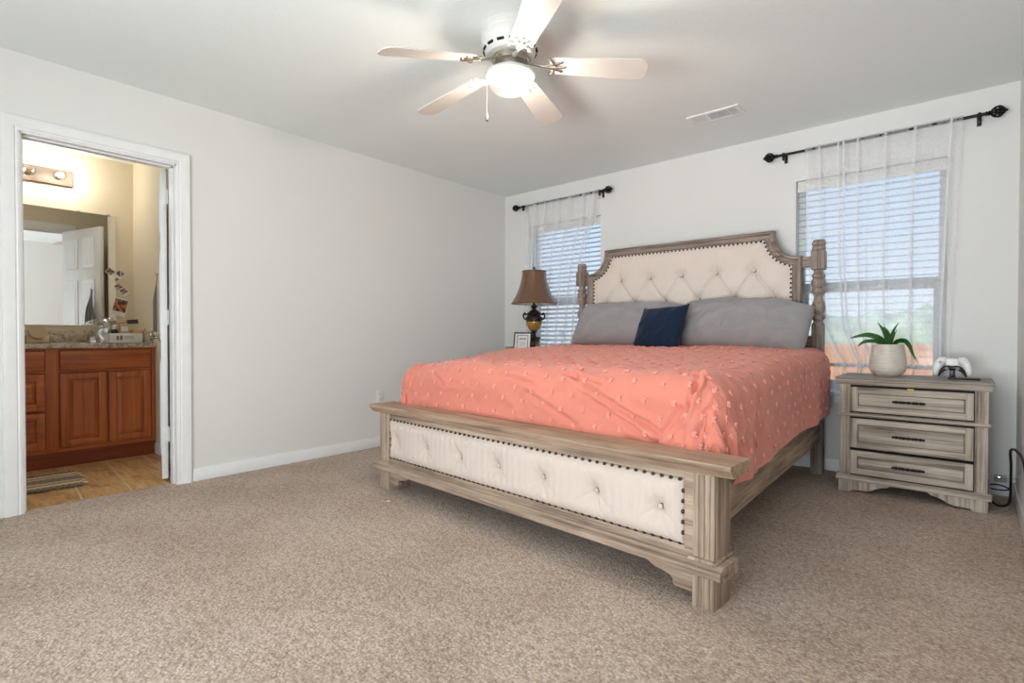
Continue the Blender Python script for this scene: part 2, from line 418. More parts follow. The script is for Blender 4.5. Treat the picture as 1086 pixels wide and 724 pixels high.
# ------------------------------------------------------------------ windows, blinds, curtains
for i, (a, b) in enumerate(WIN):
    w = struct('window_%d' % (i+1))
    y0, y1 = .085, .14; f = .045; zm = 1.30
    m = MB().box(a, a+f, y0, y1, WZ0, WZ1, .004).box(b-f, b, y0, y1, WZ0, WZ1, .004).box(a, b, y0, y1, WZ1-f, WZ1, .004).box(a, b, y0, y1, WZ0, WZ0+f, .004)
    m.build('window_frame', 'vinyl', w)
    m = MB().box(a+f-.01, b-f+.01, y0+.004, y1-.006, zm-.034, zm+.034, .004)
    m.box(a+f, a+f+.025, y0+.01, y1-.02, WZ0+f, zm, .003).box(b-f-.025, b-f, y0+.01, y1-.02, WZ0+f, zm, .003).box(a+f, b-f, y0+.01, y1-.02, WZ0+f, WZ0+f+.03, .003)
    m.build('sash', 'vinyl', w)
    MB().box(a+f, b-f, .113, .117, WZ0+f, zm).box(a+f, b-f, .122, .126, zm, WZ1-f).build('glass', 'glass', w, smooth=0)
    MB().box(a-.05, b+.05, -.032, .085, WZ0-.028, WZ0+.002, .006).box(a-.03, b+.03, -.016, 0, WZ0-.085, WZ0-.028, .004).build('window_sill', 'trim', w)
def blind(a, b, tilt, label, zbot):
    yb = .048
    root = thing('window_blind', ((a+b)/2, yb, WZ1), label, 'blind', 'white slatted window blinds')
    hw = (b-a)/2-.008; top = 0
    MB().box(-hw-.002, hw+.002, -.036, -.024, -.082, -.002, .005).box(-hw, hw, -.024, .022, -.05, -.004, .002).build('valance', 'vinyl', root)
    m = MB(); z = -.105; n = 0
    ca, sa = math.cos(tilt), math.sin(tilt)
    while WZ1+z > zbot+.03:
        mt = Matrix.Translation((0, 0, z)) @ Matrix.Rotation(tilt, 4, 'X')
        m.box(-hw, hw, -.025, .025, -.0014, .0014, mat=mt); z -= .0445; n += 1
    m.build('slats', 'slat', root, smooth=0)
    MB().box(-hw, hw, -.026, .026, zbot-WZ1-.012, zbot-WZ1+.012, .004).build('bottom_rail', 'slat', root)
    for fx in (-.6, 0, .6):
        MB().box(fx*hw-.0012, fx*hw+.0012, -.027, -.026, zbot-WZ1, -.08).box(fx*hw-.0012, fx*hw+.0012, .026, .027, zbot-WZ1, -.08).build('ladder_cord', 'slat', root, smooth=0)
    MB().tube([(-hw+.06, -.03, -.08), (-hw+.06, -.034, -.5)], .004, 8).build('tilt_wand', 'white', root)
blind(*WIN[0], R(27), 'white slatted blind in the window behind the bronze table lamp', .60)
blind(*WIN[1], R(1), 'white slatted blind in the window behind the potted plant', .745)
def rod(a, b, z, y, label, brk):
    c = (a+b)/2; root = thing('curtain_rod', (c, y, z), label, 'curtain rod', 'black curtain rods')
    h = (b-a)/2
    MB().tube([(-h, 0, 0), (h, 0, 0)], .0095, 14).build('pole', 'black', root)
    for s in (-1, 1):
        m = MB().lathe([(.0095, 0), (.014, .003), (.014, .008), (.009, .011), (.016, .017), (.009, .024)], (0, 0, 0), 16, Matrix.Translation((s*h, 0, 0)) @ Matrix.Rotation(s*R(90), 4, 'Y'))
        # twisted cage knob
        for k in range(8):
            m.tube([(s*(h+.024+.066*t), .031*math.sin(PI*(.08+.88*t))*math.cos(2*PI*k/8+1.6*t), .031*math.sin(PI*(.08+.88*t))*math.sin(2*PI*k/8+1.6*t)) for t in [q/10 for q in range(11)]], .0048, 6)
        m.ball((s*(h+.057), 0, 0), .02, sub=2).ball((s*(h+.092), 0, 0), .008, sub=2)
        m.build('finial', 'black', root)
    for bx in brk:
        x = bx-c
        MB().box(x-.011, x+.011, -y-.006, -y, -.045, .025, .003).box(x-.006, x+.006, -.006, -y-.004, -.006, .006, .002).lathe([(.0135, -.008), (.016, -.004), (.016, .004), (.0135, .008)], (0, 0, 0), 16, Matrix.Translation((x, 0, 0)) @ Matrix.Rotation(R(90), 4, 'Y')).box(x-.008, x+.008, -.012, .012, -.04, -.012, .003).build('bracket', 'black', root)
RZ, RY = 2.27, -.075
rod(.27, 1.262, RZ+.004, RY, 'short black curtain rod with knob ends above the lamp window', (.318, 1.225))
rod(2.735, 3.868, RZ-.006, RY, 'long black curtain rod with knob ends above the nightstand window', (2.775, 3.842))
def curtain(name, zt, zb, left, right, folds, seed, label):
    cx = (left[-1][1]+right[-1][1])/2
    path = []; n = 60; fs = sorted(folds)
    u = 0.0; k = 0
    while k <= n:
        u = k/n
        if fs and u >= fs[0]:
            f = fs.pop(0); path += [(f, 0), (f+.015, -.004), (f, -.008), (f+.015, -.012), (f, -.016), (f+.015, -.020)]
            while k/n < f+.026: k += 1
            continue
        path.append((u, .003*math.sin(u*41+seed)+.003*math.sin(u*97+2*seed))); k += 1
    rows = 48; N = len(path)-1
    def f(uu, vv):
        p = path[round(uu*N)]; z = lerp(zt, zb, vv)
        L, Rr = table(left, z), table(right, z)
        if vv < .001: pass
        sway = (noise.noise(Vector((p[0]*5, z*1.3, seed)))*.012+noise.noise(Vector((p[0]*14, z*.8, seed+3)))*.008)*sst(0, .25, vv)
        drift = .003*noise.noise(Vector((p[0]*7+seed, z*1.7, 9)))*sst(0, .4, vv)
        y = RY-.011+p[1]*(1+.6*vv)+sway+.012*vv
        return (lerp(L, Rr, p[0])+drift-cx, y, z)
    root = thing('sheer_curtain', (cx, 0, 0), label, 'curtain', 'sheer white curtains')
    MB().grid(f, N, rows).build('panel', 'sheer', root, smooth=60)
    # rod pocket: the hem folded back over the rod
    def g(uu, vv):
        L, Rr = table(left, zt), table(right, zt)
        a = vv*1.0
        if a < .25: th = a/.25*PI; y = RY-.0125*math.cos(th); z = zt-.004+.012*math.sin(th)
        else: y = RY+.0125; z = lerp(zt-.004, zt-.078, (a-.25)/.75)
        return (lerp(L, Rr, uu)-cx, y+.002*math.sin(uu*60), z)
    MB().grid(g, 60, 12).build('rod_pocket', 'sheer', root, smooth=60)
    return root
curtain('w1', RZ+.012, .60, [(.6, .33), (2.3, .35)], [(.6, .93), (1.2, 1.0), (1.6, 1.06), (1.85, 1.12), (2.0, 1.195), (2.3, 1.235)],
        (.13, .29, .46, .63, .80, .93), 1.3, 'sheer white curtain panel hanging behind the bronze table lamp')
curtain('w2', RZ+.004, .57, [(.56, 3.10), (.70, 3.09), (.75, 3.11), (.86, 3.05), (1.02, 2.975), (1.5, 2.94), (2.3, 2.914)], [(.56, 3.70), (.9, 3.715), (2.0, 3.755), (2.3, 3.77)],
        (.10, .235, .27, .365, .545, .725, .93), 4.1, 'sheer white curtain panel hanging behind the potted plant')
# ------------------------------------------------------------------ outside
MT['lawn'] = plain('dry_lawn', (186, 192, 150), .95, 0, .12, 1.5)
MT['tree'] = plain('treeline_haze_green', (188, 198, 176), .95, 0, .2, .35)  # distance haze is put into the pale tree colour
MT['brick'] = None
def m_fence():
    k = NM('cedar_fence'); v = k.coords((1, 1, .12))
    k.l(k.ramp(k.noise(v, 7, 4), [(.3, (196, 128, 92)), (.7, (232, 172, 132))]), k.b.inputs['Base Color']); return k.done(.85)
MT['fence'] = m_fence()
S_(MB().box(-60, 60, .3, 140, -1.1, -1.0).build('ground_outside', 'lawn', smooth=0))
root = thing('garden_fence', (0, 9.5, -1), 'long sunlit cedar board fence outside the windows', 'fence')
m = MB(); x = -3.5
while x < 16:
    m.prism([(x, .05), (x+.135, .05), (x+.135, 1.72), (x+.11, 1.76), (x+.025, 1.76), (x, 1.72)], 'y', -.01, .01); x += .142
m.build('board_panel', 'fence', root, smooth=0)
for z in (.3, 1.35): MB().box(-3.5, 16, .01, .06, z, z+.09).build('rail', 'fence', root, smooth=0)
wfc = thing('added_vinyl_fence', (-3.64, 9.5, -1), 'pale white board fence added low outside the lamp window', 'fence')  # added to whiten the low view through the lamp window
m = MB(); x = -18
while x < 0: m.box(x, x+.148, -.01, .01, .06, 1.82, .003); x += .15
m.build('board_panel', 'vinyl', wfc, smooth=0)
for z in (.05, 1.8): MB().box(-18, 0, -.03, .03, z, z+.12, .004).build('rail', 'vinyl', wfc)
for k in range(8): MB().box(-k*2.4-.06, -k*2.4+.06, -.06, .06, 0, 2.0, .004).prism([(-k*2.4-.08, 2.0), (-k*2.4+.08, 2.0), (-k*2.4, 2.08)], 'y', -.08, .08).build('post', 'vinyl', wfc)
def trees(u, v):
    x = lerp(-14, 60, u); base_ = 3.4+1.3*noise.noise(Vector((x*.06, 3, 0)))+1.1*noise.noise(Vector((x*.25, 7, 0)))+.6*noise.noise(Vector((x*.8, 1, 0)))
    th = v*PI
    return (x, 62-4*math.cos(th)*1.2+noise.noise(Vector((x*.4, v*4, 2)))*1.2, -1+(base_+1)*math.sin(th)**.6+.5*noise.noise(Vector((x*.7, v*6, 5)))*math.sin(th))
tag(MB().grid(trees, 220, 14).build('treeline', 'tree'), 'distant green line of trees beyond the fence', 'trees', kind='stuff')
# invented glazed door behind the photographer, there to let the added fill in
w3 = struct('added_door_2')
m = MB()
for b in ((1.9, 1.96, 0, 2.1), (3.89, 3.95, 0, 2.1), (1.9, 3.95, 2.04, 2.1), (1.9, 3.95, 0, .07), (2.88, 2.97, 0, 2.1)): m.box(b[0], b[1], YR-.12, YR-.06, b[2], b[3], .004)
m.build('door_frame', 'vinyl', w3)
MB().box(1.96, 3.89, YR-.092, YR-.088, .07, 2.04).build('glass', 'glass', w3, smooth=0)
# ------------------------------------------------------------------ bed
BL = (2.04, -1.25, 0)
bed = thing('bed', BL, 'king bed of weathered grey-brown wood with tufted cream headboard and footboard', 'bed')
HF = -.17                                                   # headboard face plane
def outline_at(d):
    """headboard outline, moved inwards by d; always the same number of points"""
    xl, xr, zs, zt, x1 = 1.152, 2.921, 1.508, 1.709, 1.337
    cx, cz = xl+.022, zt-.02; rx, rz = x1-cx+d, cz-zs+d
    t0 = math.asin(max(0, (d-.022)/rx)); t1 = math.acos(max(0, (d-.02)/rz))
    p = [(xl+d, .30), (xl+d, .6), (xl+d, .9), (xl+d, 1.2), (xl+d, min(zs-d, cz-rz*math.cos(t0)))]
    n = 16
    for i in range(n+1):
        t = lerp(t0, t1, i/n); p.append((cx+rx*math.sin(t), cz-rz*math.cos(t)))
    xe = p[-1][0]; p.append((xe, zt-d)); mid = (xl+xr)/2
    for k in (.25, .5, .75, 1): p.append((lerp(xe, mid, k), zt-d))
    return p+[(2*mid-x, z) for x, z in p[-2::-1]]
def offset(_, d): return outline_at(d)
OUT = outline_at(0)
prof = [(0, -.105), (0, HF+.012), (.004, HF-.002), (.012, HF-.008), (.021, HF-.006), (.026, HF+.002), (.03, HF+.010), (.042, HF+.012), (.050, HF+.006), (.058, HF+.008), (.064, HF+.02), (.064, -.105)]
loops = [[(x, y, z) for x, z in offset(OUT, d)] for d, y in prof]
m = MB(BL); m.grid(lambda u, v: Vector(loops[round(v*(len(prof)-1))][round(u*(len(OUT)-1))]), len(OUT)-1, len(prof)-1)
m.bm.faces.ensure_lookup_table()
for k, fc in enumerate(m.bm.faces):
    i = k//(len(prof)-1)
    if i < 5 or i >= len(OUT)-6: fc.material_index = 1
m.build('headboard_frame', ['whx', 'whz'], bed, smooth=40)
INN = offset(OUT, .060)
def xr_at(z):
    """half width of the padded panel at a height (symmetric about the centre)"""
    pts = [(p[0], p[1]) for p in INN if p[0] > 2.04]
    pts.sort(key=lambda p: (p[1], -p[0]))
    best = None
    path = [p for p in INN if p[0] > 2.0][::-1]             # from the foot of the right side up to the top edge
    for a, b in zip(path, path[1:]):
        if min(a[1], b[1])-1e-9 <= z <= max(a[1], b[1])+1e-9 and abs(b[1]-a[1]) > 1e-6:
            t = (z-a[1])/(b[1]-a[1]); return a[0]+(b[0]-a[0])*t
    return path[0][0]
ZT = max(p[1] for p in INN)
CXH = (1.152+2.921)/2
UB = [(1.4845+.2785*k, 1.435) for k in range(5)]; LB = [(1.343+.2788*k, 1.231) for k in range(6)]; LB2 = [(1.4845+.2785*k, 1.03) for k in range(5)]
SEG = []
for a in UB:
    for b in LB:
        if abs(a[0]-b[0]) < .2: SEG.append((a, b))
for a in LB2:
    for b in LB:
        if abs(a[0]-b[0]) < .2: SEG.append((a, b))
SEG += [((x, 1.435), (x, 1.64)) for x, z in UB]
def segd(x, z, a, b):
    dx, dz = b[0]-a[0], b[1]-a[1]; t = max(0, min(1, ((x-a[0])*dx+(z-a[1])*dz)/(dx*dx+dz*dz)))
    return math.hypot(x-a[0]-t*dx, z-a[1]-t*dz)
def head_h(x, z, edge):
    h = .040*(1-math.exp(-max(edge, 0)/.035))
    for bx, bz in UB+LB+LB2:
        r2 = (x-bx)**2+(z-bz)**2
        if r2 < .03: h -= .030*math.exp(-r2/.0016)+.012*math.exp(-r2/.008)
    for k, (a, b) in enumerate(SEG):
        if abs(a[0]-b[0]) < 1e-6: h -= .005*math.exp(-((x-a[0])/.010)**2)*sst(1.43, 1.47, z)*(1-sst(1.55, 1.64, z)); continue
        d = segd(x, z, a, b)
        if d < .05: h -= .016*math.exp(-(d/.009)**2)
    for bx, bz in UB:                                       # gathers fanning down from each button
        dx, dz = x-bx, bz-z
        if .01 < dz < .16 and abs(dx) < dz*.8: h -= .0036*math.cos(math.atan2(dx, dz)*34)*math.exp(-dz/.09)
    h += .0012*noise.noise(Vector((x*60, z*6, 2)))
    return h
zs = [.72+(1.44-.72)*i/90 for i in range(90)]+[1.44+(ZT-1.44)*(i/64) for i in range(65)]
NX = 260
def hp(u, v):
    z = zs[round(v*(len(zs)-1))]; xr = xr_at(z); hwd = xr-CXH; x = CXH+(2*u-1)*hwd
    # distance to the outline
    e = min(ZT-z, hwd-abs(x-CXH))
    cxr, cz, rx = 2.899, 1.689, .167
    e = min(e, math.hypot(abs(x-CXH)-(cxr-CXH), z-cz)-.232 if (abs(x-CXH) > .5 and z > 1.40) else e)
    return Vector((x, HF+.028-head_h(x, z, e), z))
uph = MB(BL).grid(hp, NX, len(zs)-1).build('headboard_upholstery', 'linen', bed, smooth=80)
m = MB(BL).box(1.18, 2.90, -.13, -.105, .72, 1.50).box(1.40, 2.67, -.13, -.105, 1.50, 1.66); m.build('headboard_back', 'whx', bed)
for bx, bz in UB+LB:
    MB(BL).ball((bx, HF+.028-.006, bz), .0125, (1, .55, 1), 2).build('button', 'linen', uph)
def along(poly, step):
    out = []; acc = 0; last = poly[0]; out.append(last)
    for a, b in zip(poly, poly[1:]):
        L = math.hypot(b[0]-a[0], b[1]-a[1]); t = step-acc
        while t <= L: out.append((a[0]+(b[0]-a[0])*t/L, a[1]+(b[1]-a[1])*t/L)); t += step
        acc = (acc+L) % step if L else acc
    return out
nl = [p for p in along(offset(OUT, .072), .0325) if p[1] > 1.0]
m = MB(BL); mt_ = MB(BL)
for x, z in nl: m.ball((x, HF+.012, z), .0088, (1, .6, 1), 1)
tag(m.build('nailhead_trim', 'nail', bed), kind='stuff')
TP0, TP1 = offset(OUT, .065), offset(OUT, .084)
sel = list(range(2, len(OUT)-2))
def tape(u, v):
    i = sel[round(u*(len(sel)-1))]; a, b = TP0[i], TP1[i]
    return Vector((lerp(a[0], b[0], v), HF+.0145, lerp(a[1], b[1], v)))
mt_.grid(tape, len(sel)-1, 1).build('gimp_tape', 'linen', bed, solid=.004)
# turned bedposts
PXL, PXR, PY, PB = 1.088, 3.019, -.145, .039
post_prof = [(.040, 1.02), (.040, 1.03), (.030, 1.045), (.028, 1.052), (.041, 1.066), (.043, 1.078), (.038, 1.092), (.031, 1.10), (.040, 1.118), (.044, 1.14), (.042, 1.165), (.031, 1.192),
             (.026, 1.21), (.029, 1.228), (.041, 1.248), (.044, 1.258), (.040, 1.272), (.036, 1.28), (.043, 1.298), (.046, 1.318), (.040, 1.338), (.034, 1.345), (.041, 1.356), (.042, 1.364), (.035, 1.376),
             (.029, 1.39), (.030, 1.40), (.036, 1.412)]
fin_prof = [(.034, 1.532), (.041, 1.540), (.043, 1.550), (.041, 1.562), (.036, 1.567), (.042, 1.574), (.044, 1.584), (.042, 1.594), (.036, 1.598), (.037, 1.604), (.034, 1.609)]
for px in (PXL, PXR):
    post = MB(BL).box(px-.036, px+.036, PY-.036, PY+.036, 0, 1.022, .004)
    for gx in (-.018, 0, .018): post.tube([(px+gx, PY-.0365, .12), (px+gx, PY-.0365, .95)], .0045, 6)
    post.lathe(post_prof, (px, PY, 0), 32)
    post.box(px-.043, px+.043, PY-.043, PY+.043, 1.405, 1.535, .007)
    for gx in (-.017, .017):
        post.tube([(px+gx, PY-.043, 1.42), (px+gx, PY-.043, 1.52)], .005, 6)
    post.lathe(fin_prof, (px, PY, 0), 32)
    post.build('bedpost', 'whz', bed)
    s = 1 if px > 2 else -1
    for z0, z1 in ((1.425, 1.50), (.55, .95)): MB(BL).box(*sorted((px-s*.034, px-s*.11)), PY-.012, PY+.022, z0, z1, .003).build('post_bracket', 'whx', bed)
# footboard, a little askew: built in its own frame, x along it, y towards the head
FB = bpy.data.objects.new('footboard', None); COL.objects.link(FB); FB.parent = bed
FB.location = (1.03-BL[0], -2.336-BL[1], 0); FB.rotation_euler = (0, 0, R(-3.561)); FL = 2.125
cap = [(-.034, .517), (-.034, .503), (-.028, .499), (-.026, .494), (-.016, .487), (-.010, .478), (-.004, .472), (.12, .472), (.13, .487), (.145, .499), (.15, .503), (.15, .517), (.147, .520), (-.031, .520)]
MB().prism(cap, 'x', -.072, 2.192, .0015).build('cap_rail', 'wslab', FB, smooth=30)
low = [(-.034, .150), (-.034, .129), (-.028, .123), (-.012, .115), (.12, .115), (.12, .166), (-.004, .166), (-.012, .160), (-.022, .156)]
MB().prism(low, 'x', -.034, FL+.034, .0015).build('base_rail', 'wfx', FB, smooth=30)
for x0, x1 in ((0, .098), (2.045, FL)):
    m = MB().box(x0, x1, 0, .135, 0, .475, .003)
    for k in range(3):
        gx = lerp(x0, x1, (k+1)/4); m.tube([(gx, -.0005, .18), (gx, -.0005, .465)], .0055, 6).tube([(gx, -.0005, .004), (gx, -.0005, .112)], .0055, 6)
    m.box(x0-.012, x1+.012, -.014, .147, .164, .177, .003)
    m.build('foot_post', 'wfz', FB)
MB().box(.09, 2.05, .028, .07, .160, .478, .002).box(.09, 2.05, .008, .03, .44, .478, .003).box(.09, 2.05, .010, .03, .160, .2, .003).box(.09, .104, .010, .03, .19, .46, .003).box(2.012, 2.05, .004, .03, .19, .475, .003).build('panel_frame', 'wfx', FB)
def brk(s):
    p = [(0, .137), (0, .048), (.075, .048), (.083, .062), (.080, .074), (.092, .088), (.12, .098), (.15, .102), (.172, .112), (.19, .126), (.20, .137)]
    p = [(x, z*.84) for x, z in p]
    return [(.098+x, z) for x, z in p] if s < 0 else [(2.045-x, z) for x, z in p]
for s in (-1, 1): MB().prism(brk(s), 'y', .012, .040, .0015).build('corner_bracket', 'wfx', FB, smooth=30)
FBT = [(.181+(1.912-.181)*k/6, .316) for k in range(7)]
def foot_h(x, z):
    e = min(x-.104, 2.012-x, z-.20, .44-z)
    h = .044*math.sqrt(max(0, min(1, e/.055))*(2-max(0, min(1, e/.055))))
    h += .0012*math.sin(x*150+2*noise.noise(Vector((x*5, z*8, 0))))*sst(0, .03, e)
    for bx, bz in FBT:
        dx, dz = x-bx, z-bz; r2 = dx*dx+dz*dz
        if r2 < .03: h -= .024*math.exp(-r2/.0010)+.013*math.exp(-r2/.007)
        for ang in (-PI/2-.45, -PI/2+.5, PI/2+.3, PI/2-.5, -PI/2+1.05, -PI/2-1.0):
            d = segd(x, z, (bx, bz), (bx+.1*math.cos(ang), bz+.1*math.sin(ang)))
            if d < .03: h -= .0085*math.exp(-(d/.006)**2)*math.exp(-math.sqrt(r2)/.07)
    return h
MB().grid(lambda u, v: Vector((lerp(.104, 2.012, u), .026-foot_h(lerp(.104, 2.012, u), lerp(.20, .44, v)), lerp(.20, .44, v))), 420, 60).build('footboard_upholstery', 'linen2', FB, smooth=80)
npos = []; x = .112
while x < 2.006:
    npos += [(x, .207), (x, .434)]; x += .0362
npos += [(x, .207+k*.227/6) for k in range(1, 6) for x in (.110, 2.005)]
npos.sort(key=lambda p: -p[0])
n0 = MB().ball((0, 0, 0), .0085, (1, .65, 1), 2).build('nailhead', 'nail', FB, (npos[0][0], .007, npos[0][1]))
for p in npos[1:100]:                                       # the hundred that show largest
    c = n0.copy(); COL.objects.link(c); c.parent = FB; c.location = (p[0], .007, p[1])
m = MB()
for p in npos[100:]: m.ball((p[0], .007, p[1]), .0085, (1, .65, 1), 1)
tag(m.build('nailhead_trim', 'nail', FB), kind='stuff')
for bx, bz in FBT: MB().ball((bx, .0165, bz), .0095, (1, .6, 1), 2).build('button', 'linen2', FB)
# side rails and slats
m1 = Matrix.Translation((0, 0, 0))
def rail(xf, xh, name='side_rail'):
    a = Vector((xf, -2.33 if xf > 2 else -2.22, 0)); b = Vector((xh, -.18, 0)); m = MB(BL)
    d = (b-a).normalized(); n_ = Vector((d.y, -d.x, 0))*.014
    pts = [a-n_, a+n_, b+n_, b-n_]
    m.prism([(p.x, p.y) for p in pts], 'z', .225, .455, .003)
    return m.build(name, 'wfy', bed)
rail(3.088, 3.028); rail(1.062, 1.075)
m = MB(BL)
for k in range(11):
    y = -.35-k*.175; m.box(1.08, 3.02, y-.04, y+.04, .30, .322)
m.build('slat', 'wfx', bed)
MB(BL).box(2.0, 2.08, -2.2, -.2, .22, .30).box(2.02, 2.06, -.8, -.76, 0, .22).box(2.02, 2.06, -1.65, -1.61, 0, .22).build('center_support', 'wfy', bed)
# mattress
mt = thing('mattress', (2.045, -1.2, .325), 'thick white mattress under the coral duvet', 'mattress')
def cushion(u, v, a, b, h, r=.06):
    return None
MB().box(-.95, .95, -.93, .95, 0, .42, .05, 4).build('body', 'mattress', mt)
MB().tube([(-.951, -.9, .40), (-.951, .92, .40)], .008, 8).tube([(.951, -.9, .40), (.951, .92, .40)], .008, 8).build('piping', 'mattress', mt)

# ------------------------------------------------------------------ duvet
DCX, HWD, BR, DROP = 2.058, .925, .12, .50
YH, YF = -.215, -2.075
def duv(a, b):
    """cloth coordinates -> rest position, before creases.  a across, b from the head towards the foot"""
    oa = max(abs(a)-HWD, 0)*(1 if a > 0 else -1); ob = max(b-(YH-YF), 0)
    L = math.hypot(oa, ob); Lm = max(abs(oa), ob)
    ac = max(-HWD, min(HWD, a)); bc = min(b, YH-YF)
    x = DCX+ac; y = YH-bc
    t = bc/(YH-YF)
    zt = .868-.012*sst(0, .35, t)-.066*sst(.45, 1, t)+.012*math.cos(ac/HWD*PI/2)*(1-.3*t)
    zt -= .030*sst(.5, 1, -ac/HWD)*t
    # fullness
    zt += .010*noise.noise(Vector((ac*2.1, bc*1.9, 1.5)))
    z = zt
    if L > 1e-6:
        dx, dy = oa/L, -ob/L; arc = BR*PI/2
        if oa != 0 and ob > 0: Lm *= .90
        if Lm < arc: th = Lm/BR; h, dz = BR*math.sin(th), BR*(1-math.cos(th))
        else: h, dz = BR+.05*(Lm-arc)*(.3 if ob > 0 and oa == 0 else .6), BR+(Lm-arc)
        fl = 0
        if Lm > arc*.5:
            s = sst(arc*.5, DROP, Lm)
            if oa != 0 and ob == 0: fl = .016*s*(noise.noise(Vector((b*2.6, 5, a)))+.55*math.sin(b*15+2*noise.noise(Vector((b*2, 1, 1)))))
            elif oa == 0: fl = .010*s*noise.noise(Vector((a*3.5, 2, 0)))
            else:
                ph = math.atan2(ob, abs(oa)); fl = .02*s*math.sin(ph*2)+.024*s*math.cos(ph*9)
        x += dx*(h+fl); y += dy*(h+fl); z = zt-dz
        if oa > 0 and ob == 0: z += .02*s_hem(b)*sst(arc, DROP, Lm)
    # the foot end follows the footboard
    k = sst(YF+.8, YF-.1, y) if y > YF-.1 else 1
    y -= (x-1.05)*.052*k
    return Vector((x, y, z))
def s_hem(b): return .6*noise.noise(Vector((b*3, 8, 2)))
CREASE = []
rc = random.Random(3)
def crease(a, b):
    """creases and puckers, height along the normal"""
    h = 0
    foot = sst(1.15, 1.9, b)
    side = sst(.75, 1.0, abs(a))
    q = noise.noise(Vector((a*3.2+b*1.4, b*7-a*2.2, 3.1)))
    h += (.006+.012*foot)*(1-abs(q)*2.2)*.55
    q2 = noise.noise(Vector((a*9-b*4, b*13+a*7, 7.7)))
    h += (.0022+.003*foot+.002*side)*(1-abs(q2)*2.5)
    h += .0012*noise.noise(Vector((a*40, b*40, 1)))
    for (a0, b0, a1, b1, w, d) in LINES:
        dd = segd(a, b, (a0, b0), (a1, b1))
        if dd < w*4:
            da = (a1-a0, b1-b0); side_ = (a-a0)*da[1]-(b-b0)*da[0]
            wob = dd+.006*noise.noise(Vector((a*18, b*18, 4)))
            h -= d*math.exp(-(wob/w)**2)
            h += d*.6*math.exp(-((wob-w*2.0)/(w*1.2))**2)*(1 if side_ > 0 else .45)
    return h
B0 = YH-YF
LINES = [(.36, B0+.10, .80, B0+.30, .012, .018), (.30, B0+.085, .52, B0+.12, .010, .014), (-.1, B0+.12, .12, B0+.15, .010, .010),
         (.45, B0+.18, .86, B0+.38, .012, .012), (.93, B0+.02, .96, B0+.14, .011, .012), (.96, B0+.10, .93, B0+.24, .011, .022), (.86, B0+.02, .97, B0+.05, .012, .008), (.90, B0+.20, .80, B0+.34, .012, .018),
         (-.7, B0+.1, -.55, B0+.2, .01, .008), (-.90, B0+.0, -.93, B0+.3, .012, .014), (.1, B0+.2, .4, B0+.32, .012, .010), (.2, .9, .7, .8, .014, .006)]
NA, NB = 300, 280
A0, A1, Bm = -HWD-DROP, HWD+DROP, B0+.47
def cell(i, j): return lerp(A0, A1, i/NA), lerp(0, Bm, j/NB)
base_ = [[duv(*cell(i, j)) for j in range(NB+1)] for i in range(NA+1)]
def nrm_at(i, j):
    i0, i1, j0, j1 = max(i-1, 0), min(i+1, NA), max(j-1, 0), min(j+1, NB)
    n = (base_[i1][j]-base_[i0][j]).cross(base_[i][j1]-base_[i][j0]); n.normalize()
    return -n
nmap = [[nrm_at(i, j) for j in range(NB+1)] for i in range(NA+1)]
pos = [[base_[i][j]+nmap[i][j]*crease(*cell(i, j)) for j in range(NB+1)] for i in range(NA+1)]
OD = (DCX, -1.2, .6)
m = MB(OD); m.grid(lambda u, v: pos[round(u*NA)][round(v*NB)], NA, NB)
nface = len(m.bm.faces)
# tufted dots woven all over the cover
rt_ = random.Random(11); rows = 0; b = .06
while b < Bm-.03:
    a = A0+.05+(.0625 if rows % 2 else 0)
    while a < A1-.03:
        aa, bb = a+rt_.uniform(-.008, .008), b+rt_.uniform(-.008, .008)
        i = max(0, min(NA, round((aa-A0)/(A1-A0)*NA))); j = max(0, min(NB, round(bb/Bm*NB)))
        P, n = pos[i][j], nmap[i][j]
        oa, ob = abs(aa)-HWD, bb-B0
        if not (oa > .3 and ob > .3):
            qz = n.to_track_quat('Z', 'Y').to_matrix().to_4x4()
            for q in range(6):
                th = q*PI/3+rt_.uniform(-.3, .3); rr = .0085 if q else .0
                m.ball((0, 0, 0), rt_.uniform(.0048, .0066), (1, 1, .8), 1, Matrix.Translation(P+n*.0035) @ qz @ Matrix.Translation((rr*math.cos(th), rr*math.sin(th), 0)))
        a += .125
    b += .066; rows += 1
m.bm.faces.ensure_lookup_table()
for q in range(nface, len(m.bm.faces)): m.bm.faces[q].material_index = 1
duvet = m.build('duvet', ['coral', 'tuft'], None, OD, smooth=180)
tag(duvet, 'coral pink duvet with tufted dots spread over the bed', 'duvet')

